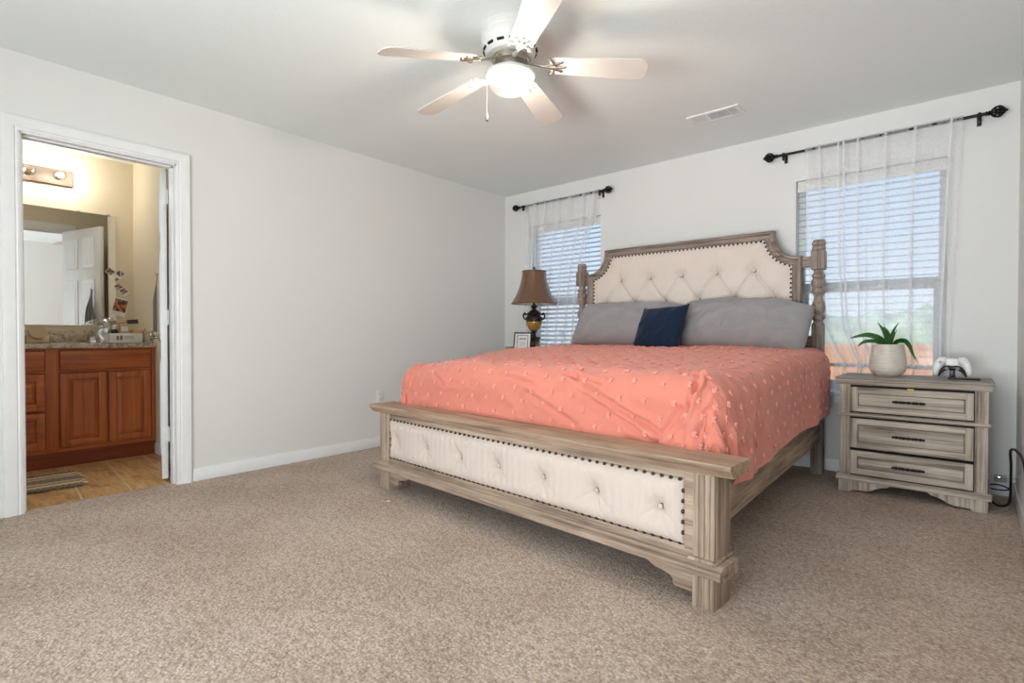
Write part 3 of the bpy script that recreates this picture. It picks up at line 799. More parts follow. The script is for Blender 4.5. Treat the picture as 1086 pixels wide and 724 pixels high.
# ------------------------------------------------------------------ pillows
def pillow(name, mat, loc, rot, w, h, t, seed, label, cat, group=None, flange=0, ears=.03, wr=.017, pw=2.2, droop=0, rnd=.055):
    N = 72
    def f(s):
        def g(u, v):
            U, V = 2*u-1, 2*v-1
            k = 1-ears*(1-abs(V)**3)*abs(U)**6*.5; k2 = 1-ears*1.2*(1-abs(U)**3)*abs(V)**6
            x = U*w/2*k*(1-rnd*.6*V**4*abs(U)**5); y = V*h/2*k2*(1-rnd*abs(U)**5*abs(V)**3)
            y -= droop*sst(.45, 1, U)*sst(-.3, 1, V)+.5*droop*sst(.5, 1, -U)*sst(0, 1, V)
            y += .008*noise.noise(Vector((x*6+seed, seed, 1)))*sst(.2, 1, V)
            prof_ = (max(0, 1-abs(U)**pw)**.55)*(max(0, 1-abs(V)**pw)**.55)
            z = t/2*prof_
            q = noise.noise(Vector((x*4+seed+y*3, y*7-x*3, seed)))
            q2 = noise.noise(Vector((x*13-y*6, y*15+seed, 2*seed)))
            edge = min(1, (1-max(abs(U), abs(V)))*4)
            z += ((1-abs(q)*2.2)*wr+(1-abs(q2)*2.4)*wr*.4)*edge
            # radiating puckers at the corners
            cx, cy = abs(U)-1, abs(V)-1; rr = math.hypot(cx, cy)
            z += wr*.5*math.sin(math.atan2(cy, cx)*14)*math.exp(-rr/.35)*edge
            if flange and abs(x-(w/2-flange)) < .012 and s > 0: z -= .005*math.exp(-((x-(w/2-flange))/.004)**2)
            sag = -.03*(1-V*V)*0
            return Vector((x, y, s*max(z, .0006)))
        return g
    mb = MB(); mb.grid(f(1), N, N); mb.grid(f(-1), N, N, True)
    o = mb.build(name, mat, None, loc, rot, smooth=180, weld=.0016)
    return tag(o, label, cat, group)
pillow('pillow', 'greyp', (1.690, -.350, 1.040), (R(56), R(1.5), R(2)), 1.02, .44, .24, 2.3, 'grey bed pillow behind the navy cushion on the far half of the bed', 'pillow', 'grey bed pillows', droop=.02)
pillow('pillow', 'greyp', (2.562, -.365, 1.028), (R(56), R(3.2), R(-3)), .93, .45, .25, 5.1, 'grey bed pillow on the half of the bed nearest the nightstand plant', 'pillow', 'grey bed pillows', flange=.11, droop=.035)
pillow('throw_pillow', 'navy', (2.045, -.555, .998), (R(64), R(-2.5), R(-14)), .43, .40, .14, 8.2, 'small square navy blue cushion leaning on the grey pillows', 'cushion', ears=.12, wr=.009, rnd=0)

# ------------------------------------------------------------------ nightstands
def nightstand(loc, label):
    ns = thing('nightstand', loc, label, 'nightstand', 'weathered wood nightstands')
    # local frame: x centred, y=0 at the back, front towards -y; width .74 at the top
    yf = -.43
    MB().box(-.318, .318, yf+.012, -.004, .075, .655, .002).build('carcass', 'wnz', ns)
    m = MB().prism([(-.365+0, .0), (.365, 0), (.365, yf-.018), (.362, yf-.022), (-.362, yf-.022), (-.365, yf-.018)], 'z', .686, .700, .003)
    m.build('top', 'wntop', ns)
    cor = [(yf-.016, .686), (yf-.016, .676), (yf-.012, .672), (yf-.009, .664), (yf-.003, .657), (yf+.002, .652), (yf+.03, .652), (yf+.03, .686)]
    m = MB().prism(cor, 'x', -.358, .358, .001)
    for s in (-1, 1): m.box(*sorted((s*.325, s*.358)), yf, -.004, .656, .686, .004)
    m.build('cornice', 'wnx', ns, smooth=30)
    for s in (-1, 1):
        a, b = sorted((s*.286, s*.342)); m = MB().box(a, b, yf, yf+.06, .095, .655, .003)
        for gx in (.2, .4, .6, .8):
            xx = lerp(a, b, gx); m.tube([(xx, yf-.0002, .115), (xx, yf-.0002, .455)], .0036, 6).tube([(xx, yf-.0002, .485), (xx, yf-.0002, .645)], .0036, 6)
        m.build('pilaster', 'wnz', ns)
        MB().box(*sorted((s*.325, s*.338)), yf+.05, -.01, .095, .655, .002).build('side_panel', 'wnz', ns)
    wb = [(yf-.012, .476), (yf-.012, .466), (yf-.004, .460), (yf+.03, .460), (yf+.03, .480), (yf-.004, .480)]
    MB().prism(wb, 'x', -.352, .352, .001).build('waist_moulding', 'wnx', ns, smooth=30)
    bm_ = [(yf-.014, .088), (yf-.014, .068), (yf+.03, .068), (yf+.03, .104), (yf-.002, .104), (yf-.006, .094)]
    m = MB().prism(bm_, 'x', -.358, .358, .001)
    for s in (-1, 1): m.box(*sorted((s*.30, s*.358)), yf, -.004, .068, .100, .003)
    m.build('base_moulding', 'wnx', ns, smooth=30)
    p = [(-.345, 0), (-.285, 0), (-.272, .010), (-.245, .012), (-.20, .014), (-.172, .022), (-.158, .034), (-.13, .046), (-.10, .052), (-.085, .068), (-.345, .068)]
    for s in (-1, 1):
        q = [(s*-1*x if s > 0 else x, z) for x, z in p]
        MB().prism(q, 'y', yf-.002, yf+.026, .001).box(*sorted((s*.286, s*.345)), yf+.02, yf+.06, 0, .068, .002).build('bracket_foot', 'wnz', ns, smooth=30)
        MB().box(*sorted((s*.286, s*.345)), -.07, -.004, 0, .068, .002).build('back_foot', 'wnz', ns)
    for k, (z0, z1, pull) in enumerate(((.492, .640, .004), (.272, .450, .002), (.114, .256, .010))):
        MB().box(-.288, .288, yf+.002, yf+.013, z0-.008, z1+.014).build('drawer_gap_shade', 'dark', ns, smooth=0)  # dark sheet painted in as the shade around the drawer
        y0 = yf-.010-pull; fr = .036
        m = MB().box(-.283, .283, y0, y0+.022, z0, z0+fr, .003).box(-.283, .283, y0, y0+.022, z1-fr, z1, .003).box(-.26, .26, y0+.012, y0+.021, z0+.02, z1-.02)
        dd = m.build('drawer', 'wnx', ns)
        for q0 in (-.283, .283-fr): MB().box(q0, q0+fr, y0-.0005, y0+.022, z0, z1, .003).build('drawer_stile', 'wnz', dd)
        MB().box(-.25, .25, y0+.010, y0+.022, z0+.03, z1-.03).build('drawer_panel', 'wnx', dd)
        m = MB(); m.box(-.248, .248, y0+.005, y0+.014, z0+.033, z0+.040, .002).box(-.248, .248, y0+.005, y0+.014, z1-.040, z1-.033, .002).box(-.248, -.241, y0+.005, y0+.014, z0+.033, z1-.033, .002).box(.241, .248, y0+.005, y0+.014, z0+.033, z1-.033, .002)
        m.build('panel_bead', 'wnbead', dd)
        zc = (z0+z1)/2; hm = MB()
        hm.tube([(-.066, y0-.018, zc), (.066, y0-.018, zc)], .0058, 8)
        for hx in (-.056, .056):
            hm.tube([(hx, y0+.012, zc), (hx, y0-.018, zc)], .0045, 8).ball((hx, y0-.019, zc), .0085).ball((hx*1.25, y0-.018, zc), .007)
        for hx in (-.036, -.022, 0, .022, .036): hm.ball((hx, y0-.018, zc), .0086, (1.3, 1, 1))
        hm.build('handle', 'black', dd)
    return ns
NSX, NSY = 3.548, -.063
ns = nightstand((NSX, NSY, 0), 'weathered grey three-drawer nightstand with plant and controller on top')
nb = copy_tree(ns); nb.location = (.50, -.075, 0); nb['label'] = 'weathered grey nightstand hidden behind the bed carrying the lamp'
# ------------------------------------------------------------------ ceiling fan
FX, FY = 2.096, -2.325
fan = thing('ceiling_fan', (FX, FY, H), 'white five-blade ceiling fan with lit frosted bowl light', 'ceiling fan')
MT['fanw'] = plain('fan_white_enamel', (206, 204, 198), .35, 0, .015)
MT['blade'] = plain('fan_blade_white', (208, 202, 194), .45, 0, .02, 6)
m = MB().lathe([(.142, 0), (.146, -.006), (.146, -.03), (.143, -.034), (.143, -.06), (.139, -.066), (.132, -.092), (.122, -.118), (.112, -.128), (.07, -.132)], n=48)
m.build('motor_housing', 'fanw', fan)
for k in range(14):
    a0 = 2*PI*k/14
    MB().tube([(.1285*math.cos(a0+q/6*.26), .1285*math.sin(a0+q/6*.26), -.103) for q in range(7)], .0065, 6).build('vent_slot', 'dark', fan)
MB().lathe([(.075, -.128), (.088, -.134), (.09, -.15), (.082, -.160), (.05, -.166)], n=32).build('flywheel', 'chrome', fan)
droops = [.045, .028, .055, .105, .02]
for k in range(5):
    a = R(36+72*k); dz = droops[k]; ca, sa = math.cos(a), math.sin(a)
    br = thing('b', (0, 0, 0), None, None); bpy.data.objects.remove(br)
    tilt = math.atan2(dz, .52)
    # frame of the blade: x along it, y across (counter-clockwise side lower)
    Mx = Matrix.Rotation(a, 4, 'Z') @ Matrix.Translation((.13, 0, -.172)) @ Matrix.Rotation(tilt, 4, 'Y') @ Matrix.Rotation(R(-11), 4, 'X')
    def outline(x): return .054+.018*sst(0, .5, x)
    L0, L1 = .085, .53
    top = []
    n = 22
    for q in range(n+1):
        x = lerp(L0, L1-.05, q/n); top.append((x, outline(x)))
    for q in range(1, 9):
        th = q/8*PI/2; top.append((L1-.05+.05*math.sin(th), outline(L1)-.05+.05*math.cos(th)))
    head = [(L0-.02, outline(L0)-.03), (L0-.008, outline(L0)-.008)]
    up_ = head+top; pts = up_+[(x, -y) for x, y in up_[::-1]]
    bl = MB().prism(pts, 'z', -.003, .003, .001, Mx).build('blade', 'blade', fan, smooth=30)
    m = MB()
    c1 = curve_pts([(-.06, 0, .012), (-.02, .004, .004), (.03, 0, -.006), (.075, .012, -.007), (.12, .030, -.006)], 5)
    c2 = curve_pts([(-.06, 0, .012), (-.02, -.004, .004), (.03, 0, -.006), (.075, -.012, -.007), (.12, -.030, -.006)], 5)
    c3 = curve_pts([(.03, 0, -.006), (.10, 0, -.008), (.135, 0, -.006)], 5)
    for c in (c1, c2): m.tube([Mx @ p for p in c], .008, 8, flat=.6)
    m.tube([Mx @ p for p in c3], .007, 8)
    for sx_, sy_ in ((.12, .030), (.12, -.030), (.135, 0)): m.ball((0, 0, 0), .009, (1, 1, .5), 2, Mx @ Matrix.Translation((sx_, sy_, -.006)))
    sc = [Mx @ p for p in curve_pts([(.055, .045, -.006), (.07, .05, -.007), (.085, .02, -.007), (.10, 0, -.007), (.085, -.02, -.007), (.07, -.05, -.007), (.055, -.045, -.006)], 5)]
    m.tube(sc, .006, 8); m.build('blade_arm', 'chrome' if k in (0, 3) else 'fanw', fan)
MB().lathe([(.036, -.160), (.040, -.170), (.044, -.182), (.062, -.192), (.098, -.202), (.116, -.210), (.121, -.218), (.121, -.226), (.116, -.229), (.108, -.226)], n=48, cap=False).build('light_fitter', 'fanw', fan)
bowl = MB().lathe([(.111, -.224)]+[(.112*math.cos(t*PI/2)**.8, -.226-.086*math.sin(t*PI/2)) for t in [q/14 for q in range(1, 15)]], n=48, cap=False).build('glass_bowl', 'frost', fan, smooth=80)
bulb = MB().ball((0, 0, -.240), .036, (1, 1, 1), 3).lathe([(.012, -.20), (.012, -.222)], n=16).build('bulb', 'bulb', fan)
cr = Vector((rt.x, rt.y, 0))*-.112
m = MB().tube([(cr.x, cr.y, -.215), (cr.x*1.02, cr.y*1.02, -.228), (cr.x*1.02, cr.y*1.02, -.405)], .0012, 6)
ch = m.build('pull_chain', 'chrome', fan)
MB().lathe([(.002, .028), (.006, .012), (.0085, 0), (.007, -.008), (.002, -.012)], (cr.x*1.02, cr.y*1.02, -.43), 14).build('chain_fob', 'chrome', ch)
# ------------------------------------------------------------------ ceiling vent
cv = thing('ceiling_vent', (2.50, -.68, H), 'white rectangular air vent in the ceiling', 'vent')
m = MB()
for x0, x1, y0, y1 in ((-.172, .172, -.082, -.058), (-.172, .172, .058, .082), (-.172, -.142, -.06, .06), (.142, .172, -.06, .06), (-.052, -.042, -.06, .06), (.088, .098, -.06, .06)): m.box(x0, x1, y0, y1, -.010, 0, .004)
m.build('frame', 'trim', cv)
MB().box(-.15, .15, -.062, .062, -.002, -.0005).build('duct', 'dark', cv, smooth=0)
m = MB()
def lou(m, ax, p, t, a, b):
    if ax == 'x': m.box(-.0075, .0075, a, b, -.0008, .0008, mat=Matrix.Translation((p, 0, -.0062)) @ Matrix.Rotation(t, 4, 'Y'))
    else: m.box(a, b, -.0075, .0075, -.0008, .0008, mat=Matrix.Translation((0, p, -.0062)) @ Matrix.Rotation(t, 4, 'X'))
for k in range(8): lou(m, 'x', -.137+k*.0118, R(-28), -.06, .06)
for k in range(10): lou(m, 'y', -.054+k*.012, R(30), -.042, .088)
for k in range(4): lou(m, 'x', .104+k*.0118, R(-52), -.06, .06)
m.build('louvres', 'trim', cv, smooth=0)
# ------------------------------------------------------------------ table lamp
TL = (.612, -.265, .70)
lp = thing('table_lamp', TL, 'bronze table lamp with brown bell shade and amber glass belly', 'lamp')
MT['bronze'] = plain('antique_bronze', (58, 50, 44), .4, .55, .25, 30)
MT['amber'] = plain('amber_glass', (168, 126, 58), .12, 0, .12, 20)
def m_shade():
    k = NM('bronze_satin'); v = k.coords()
    a = k.ramp(k.noise(k.coords((160, 160, 8)), 1, 3), [(.3, (98, 70, 50)), (.7, (124, 92, 68))])
    k.l(a, k.b.inputs['Base Color']); k.b.inputs['Sheen Weight'].default_value = .25; return k.done(.45, .1)
MT['satin'] = m_shade(); MT['shadein'] = plain('shade_lining', (206, 196, 180), .8, 0, .02)
m = MB().box(-.062, .062, -.062, .062, 0, .022, .005).box(-.052, .052, -.052, .052, .022, .04, .004).box(-.038, .038, -.038, .038, .04, .225, .004).box(-.046, .046, -.046, .046, .215, .235, .004).lathe([(.034, .235), (.022, .245), (.016, .262), (.020, .275), (.030, .288), (.036, .296)], n=28)
m.build('pedestal', 'bronze', lp)
MT['panelbrown'] = plain('painted_panel', (120, 82, 48), .4, 0, .3, 40)
MB().box(-.026, .026, -.0395, -.037, .06, .19, .001).box(.037, .0395, -.026, .026, .06, .19, .001).build('pedestal_panel', 'panelbrown', lp)
am = MB()
def am_f(u, v):
    th = 2*PI*u; t = v; r = .036+(.080-.036)*math.sin(min(1, t*1.02)*PI/2)**.8; r *= 1-.035*abs(math.sin(th*8))
    return Vector((r*math.cos(th), r*math.sin(th), .296+.088*t))
am.grid(am_f, 96, 20); am.build('amber_bowl', 'amber', lp, weld=.0005)
m = MB().lathe([(.081, .382), (.084, .388), (.074, .394), (.076, .404), (.072, .42), (.064, .436), (.07, .448), (.076, .455), (.066, .465), (.050, .478), (.030, .492), (.020, .50), (.016, .505), (.030, .520), (.034, .528), (.022, .540), (.013, .548), (.010, .562), (.012, .58), (.012, .60)], n=36)
for k in range(12):
    a = 2*PI*k/12; m.ball((.073*math.cos(a), .073*math.sin(a), .415), .014, (.7, .7, 1.4), 1)
m.build('urn', 'bronze', lp)
for s in (-1, 1):
    d = Vector((rt.x, rt.y, 0))*s
    c = curve_pts([d*.062+Vector((0, 0, .402)), d*.090+Vector((0, 0, .408)), d*.104+Vector((0, 0, .436)), d*.094+Vector((0, 0, .462)), d*.080+Vector((0, 0, .456)), d*.086+Vector((0, 0, .442))], 6)
    MB().tube(c, .0085, 8).build('handle', 'bronze', lp)
SHB, SHT = .557, .868
def sh_r(t): return .112+(.218-.112)*(1-t)**2.1*.86+.015*(1-t)
def sh(u, v):
    th = 2*PI*u; r = sh_r(v)*(1-.012*abs(math.sin(th*4))**.6)
    return Vector((r*math.cos(th), r*math.sin(th), SHB+(SHT-SHB)*v))
shd = MB().grid(sh, 96, 24).build('lamp_shade', 'satin', lp, smooth=80, weld=.0004)
MB().grid(lambda u, v: sh(u, v)*1.0-Vector((sh(u, v).x*.02, sh(u, v).y*.02, 0)), 96, 24, True).build('shade_lining', 'shadein', shd, smooth=80, weld=.0004)
m = MB()
for z, t in ((SHB, 0), (SHT, 1)):
    m.tube([((sh_r(t)+.001)*math.cos(2*PI*q/48), (sh_r(t)+.001)*math.sin(2*PI*q/48), z) for q in range(49)], .005, 8)
for k in range(8): m.tube([sh(k/8+.0, v/12)*1.0+Vector((0, 0, 0)) for v in range(13)], .003, 6)
m.build('shade_trim', 'panelbrown', shd)
m = MB().tube([(0, 0, .60), (0, 0, .885)], .005, 8)
for k in range(3):
    a = 2*PI*k/3+.3; m.tube([(0, 0, SHT-.004), (.11*math.cos(a), .11*math.sin(a), SHT-.004)], .0025, 6)
m.lathe([(.006, .872), (.012, .878), (.008, .886), (.012, .896), (.010, .908), (.003, .914)], n=16); m.build('harp_and_finial', 'bronze', lp)
# ------------------------------------------------------------------ framed print and grey box beside the lamp
fr = thing('framed_print', (.566, -.405, .7), 'small black framed print with a boxed text panel beside the lamp', 'picture frame', None, (R(-13), 0, R(22)))
MT['paper'] = plain('paper_white', (232, 231, 230), .6, 0, .01); MT['ink'] = plain('grey_ink', (96, 96, 104), .6, 0, .02)
FWd, FHt = .088, .285
m = MB()
for b in ((-FWd, FWd, 0, .013), (-FWd, FWd, FHt-.013, FHt), (-FWd, -FWd+.011, 0, FHt), (FWd-.011, FWd, 0, FHt)): m.box(b[0], b[1], -.008, .010, b[2], b[3], .002)
m.box(-FWd+.004, FWd-.004, .002, .008, .004, FHt-.004); m.build('frame', 'blackp', fr)
MB().box(-FWd+.009, FWd-.009, -.002, .001, .01, FHt-.01).build('print', 'paper', fr, smooth=0)
m = MB(); bx0, bx1, bz0, bz1 = -.056, .056, .122, .256
for b in ((bx0, bx1, bz0, bz0+.006), (bx0, bx1, bz1-.006, bz1), (bx0, bx0+.006, bz0, bz1), (bx1-.006, bx1, bz0, bz1)): m.box(b[0], b[1], -.0032, -.002, b[2], b[3])
rr = random.Random(4)
x = -.034
while x < .03:                                              # the scrawled heading and faint lines under it
    w_ = rr.uniform(.004, .011); m.box(x, x+w_, -.0032, -.002, .212+rr.uniform(0, .004), .228+rr.uniform(-.004, .002)); x += w_+.003
m.build('boxed_text', 'ink', fr, smooth=0)
m = MB()
for k in range(5):
    w_ = rr.uniform(.022, .036); m.box(-w_, w_, -.003, -.002, .146+k*.0115, .1485+k*.0115)
m.build('fine_lines', plain('pale_ink', (178, 178, 184), .6), fr, smooth=0)
MT['blush'] = plain('printed_flowers', (222, 176, 152), .6, 0, .2, 60)
m = MB()
for dx, dz, r in ((-.024, .075, .016), (-.004, .082, .014), (.016, .078, .016), (.028, .068, .011), (-.008, .062, .015), (.010, .060, .013), (.002, .040, .009), (.002, .028, .007)): m.lathe([(r, 0), (r, .0009)], (0, 0, 0), 14, Matrix.Translation((dx, -.002, dz)) @ Matrix.Rotation(R(90), 4, 'X'))
m.build('printed_bouquet', 'blush', fr)
MB().box(-.02, .02, .009, .012, .02, .20, mat=Matrix.Translation((0, .002, 0)) @ Matrix.Rotation(R(-14), 4, 'X')).build('easel_back', 'blackp', fr)
gb = MB((.352, -.33, .70)).box(.317, .387, -.36, -.30, .70, .838, .006, 3).box(.322, .382, -.3615, -.36, .712, .826, .001).build('speaker_box', plain('grey_cloth_box', (146, 148, 146), .8, 0, .05), None, (.352, -.33, .70))
tag(gb, 'small plain grey box on the far nightstand left of the framed print', 'box')
# ------------------------------------------------------------------ potted plant
pp = thing('potted_plant', (3.425, -.262, .70), 'small green leafy plant in a ribbed cream ceramic pot', 'plant')
MT['ceramic'] = plain('cream_glaze', (212, 203, 192), .28, 0, .03, 8)
prof = []
for k in range(61):
    t = k/60; z = .006+t*.190
    r = table([(0, .066), (.05, .078), (.15, .092), (.28, .098), (.42, .0985), (.6, .094), (.8, .088), (1, .082)], t)
    r += .0011*math.sin(t*13*2*PI); prof.append((r, z))
MB().lathe([(.058, 0), (.062, .002)]+prof+[(.079, .198), (.076, .192), (.074, .175)], n=64, cap=False).lathe([(.058, .0), (.001, .0005)], n=32, cap=False).build('pot', 'ceramic', pp, smooth=60)
m = MB()
rs = random.Random(5); soil = plain('dark_bark_soil', (44, 34, 28), .95, 0, .4, 60); MT['soil'] = soil
m.lathe([(.076, .180), (.03, .187), (.001, .188)], n=32, cap=False)
for k in range(150):
    a = rs.uniform(0, 2*PI); q = .074*math.sqrt(rs.random()); m.ball((q*math.cos(a), q*math.sin(a), .187+rs.uniform(-.002, .008)), rs.uniform(.004, .009), (1.3, .9, .7), 1)
m.build('bark_soil', 'soil', pp)
def m_leaf():
    k = NM('leaf_green'); v = k.coords()
    k.l(k.ramp(k.noise(v, 24, 3), [(.3, (34, 76, 34)), (.7, (62, 108, 48))]), k.b.inputs['Base Color']); return k.done(.35, 0, .5)
MT['leaf'] = m_leaf()
def leaf(ctrl, wmax, fold=.35, twist=0):
    c = curve_pts(ctrl, 8); n = len(c)-1
    def f(u, v):
        i = round(u*n); p = c[i]; d = (c[min(i+1, n)]-c[max(i-1, 0)]).normalized()
        sd = Vector((d.z, .35+twist, -d.x)) if twist else Vector((0, 1, 0))
        sd = (sd-d*sd.dot(d)).normalized(); nn = d.cross(sd)
        w = wmax*max(.02, math.sin(PI*(.06+.94*u)**.75))**.9
        V = 2*v-1
        return p+sd*V*w+nn*(-abs(V)*w*fold)
    MB().grid(f, n, 6).build('leaf', 'leaf', pp, smooth=80, solid=.0016)
leaf([(-.005, -.005, .185), (-.04, -.012, .225), (-.095, -.02, .250), (-.145, -.03, .247), (-.200, -.035, .232)], .025, .3, .9)
leaf([(-.01, -.02, .185), (-.06, -.04, .212), (-.105, -.05, .213), (-.135, -.055, .197), (-.152, -.055, .178)], .017, .3, .9)
leaf([(.0, .01, .185), (-.014, .01, .235), (-.032, .015, .29), (-.058, .02, .335)], .016, .5, .9)
leaf([(.0, -.01, .185), (-.008, -.015, .24), (-.014, -.02, .28), (-.022, -.02, .31)], .024, .4, .9)
leaf([(.008, .0, .185), (.012, 0, .235), (.026, .005, .285), (.055, .01, .338)], .011, .5, .6)
leaf([(.008, -.01, .185), (.014, -.015, .22), (.026, -.02, .25), (.046, -.02, .288)], .013, .5, .9)
leaf([(.015, -.01, .185), (.05, -.02, .222), (.090, -.03, .224), (.115, -.035, .19), (.130, -.04, .14), (.150, -.04, .092)], .022, .35, .9)
# ------------------------------------------------------------------ game controller on its stand
CG = (3.735, -.30, .70)
st = thing('charging_stand', CG, 'flat black charging stand under the white game controller', 'charging stand')
MB().box(-.012, .122, -.042, .020, 0, .010, .004).box(-.02, .02, -.02, .03, 0, .014, .004).box(-.013, .013, -.008, .018, .012, .062, .005).build('cradle', 'blackp', st)
gc = thing('game_controller', (CG[0], CG[1]-.002, CG[2]+.014), 'white and black game controller propped up on the black charging stand', 'game controller')
MT['shell'] = plain('white_shell', (228, 228, 228), .4, 0, .01)
for s in (-1, 1):
    c = curve_pts([(s*.026, .006, .098), (s*.046, .002, .092), (s*.063, -.003, .068), (s*.072, -.006, .036), (s*.074, -.002, .006)], 6); n = len(c)-1
    MB().tube(c, [table([(0, .014), (.25, .0235), (.5, .0225), (.8, .017), (.95, .013), (1, .006)], i/n) for i in range(n+1)], 16).build('grip', 'shell', gc, smooth=80)
MB().box(-.030, .030, -.020, .016, .058, .106, .008, 3).build('touchpad', 'shell', gc)
m = MB()
for s in (-1, 1):
    c = curve_pts([(0, -.018, .050), (s*.022, -.020, .053), (s*.042, -.022, .040), (s*.055, -.022, .018), (s*.062, -.019, .002)], 6); n = len(c)-1
    m.tube(c, [table([(0, .013), (.4, .013), (.7, .0075), (1, .003)], i/n) for i in range(n+1)], 12)
m.build('centre_plate', 'blackp', gc, smooth=80)
for s in (-1, 1): MB().lathe([(.010, 0), (.008, .004), (.007, .010), (.0095, .012), (.009, .015)], (0, 0, 0), 16, Matrix.Translation((s*.024, -.030, .050)) @ Matrix.Rotation(R(90), 4, 'X')).build('thumbstick', 'blackp', gc)
MT['grey'] = plain('pale_grey_plastic', (188, 188, 190), .4, 0, .01)
for dx, dz in ((0, .009), (.009, 0), (0, -.009), (-.009, 0)): MB().lathe([(.0038, 0), (.0036, .004)], (0, 0, 0), 12, Matrix.Translation((.053+dx, -.0225, .084+dz)) @ Matrix.Rotation(R(90), 4, 'X')).build('button', 'grey', gc)
MB().box(-.064, -.042, -.0255, -.022, .080, .087, .001).box(-.0565, -.0495, -.0255, -.022, .0725, .0945, .001).build('dpad', 'grey', gc)
# ------------------------------------------------------------------ yellow slip, outlets, cords, scraps
ys = MB((3.556, -.50, .645)).box(3.540, 3.568, -.515, -.49, .6425, .6455).box(3.545, 3.572, -.516, -.513, .637, .6455).build('paper_slip', plain('yellow_paper', (222, 190, 60), .7), None, (3.556, -.50, .645), smooth=0)
tag(ys, 'yellow slip of paper caught above the top nightstand drawer', 'paper')
def outlet(loc, rz, label):
    o = thing('wall_outlet', loc, label, 'outlet', None, (0, 0, rz))
    MB().box(-.035, .035, -.006, 0, -.0575, .0575, .003).build('cover_plate', 'white', o)
    for dz in (-.02, .02):
        s_ = MB().box(-.0165, .0165, -.0085, -.005, dz-.014, dz+.014, .004).build('socket', 'white', o)
        MB().box(-.008, -.006, -.0088, -.0083, dz-.003, dz+.007).box(.006, .008, -.0088, -.0083, dz-.003, dz+.006).lathe([(.002, 0), (.002, .0005)], (0, 0, 0), 8, Matrix.Translation((0, -.0083, dz-.008)) @ Matrix.Rotation(R(90), 4, 'X')).build('slot', 'dark', s_, smooth=0)
outlet((0, -1.615, .425), R(90), 'white wall outlet beside the corner of the footboard')
oc = (3.955, -.028, .105)
ad = thing('power_adapter', oc, 'small clear and grey plug adapter by the baseboard behind the cord', 'adapter')
MB().box(-.028, .028, -.012, .012, -.02, .02, .004).build('body', 'bulbglass', ad)
MB().box(-.022, .022, -.014, -.012, -.012, -.004).box(-.026, .03, -.0135, .0135, .012, .018, .002).build('prongs', 'grey', ad)
def cord(name, ctrl, r, mat, label):
    c = curve_pts(ctrl, 10); o = Vector(ctrl[0])
    t = MB(o).tube(c, r, 10).build(name, mat, None, o); tag(t, label, 'cord')
cord('power_cable', [(4.0, -1.5, .008), (4.004, -1.35, .012), (4.008, -1.2, .05), (4.012, -1.02, .17), (4.012, -.78, .33), (3.995, -.62, .37), (3.978, -.46, .345), (3.985, -.36, .25), (3.988, -.29, .12), (3.985, -.28, .035), (3.965, -.285, .008), (3.93, -.30, .010), (3.905, -.26, .03), (3.89, -.20, .06)], .0062, 'blackp', 'black power cord arching down the right wall beside the nightstand')
cord('data_cable', [(3.89, -.16, .085), (3.93, -.19, .10), (3.968, -.21, .098), (3.985, -.20, .085), (3.965, -.18, .07), (3.92, -.17, .068), (3.89, -.15, .07)], .0042, plain('navy_cable', (34, 38, 70), .4), 'thin dark blue cable looped low beside the nightstand')
cord('thin_cord', [(4.016, -.60, .28), (4.014, -.45, .22), (4.008, -.25, .16), (4.0, -.08, .12), (3.97, -.035, .112)], .0018, 'grey', 'thin grey wire drooping behind the black power cord')
def scrap(x, y, l, w, rz, label):
    o = MB().prism([(-l, -w), (-l*.2, -w*1.3), (l, -w*.5), (l*.8, w), (-l*.5, w*1.2)], 'z', 0, .004, .001).build('lint_scrap', 'paper', None, (x, y, .001), (0, 0, rz)); tag(o, label, 'scrap')
scrap(1.30, -2.47, .010, .007, .4, 'tiny white crumb on the carpet under the footboard')
scrap(2.437, -3.83, .014, .004, .9, 'tiny white sliver on the carpet near the camera')
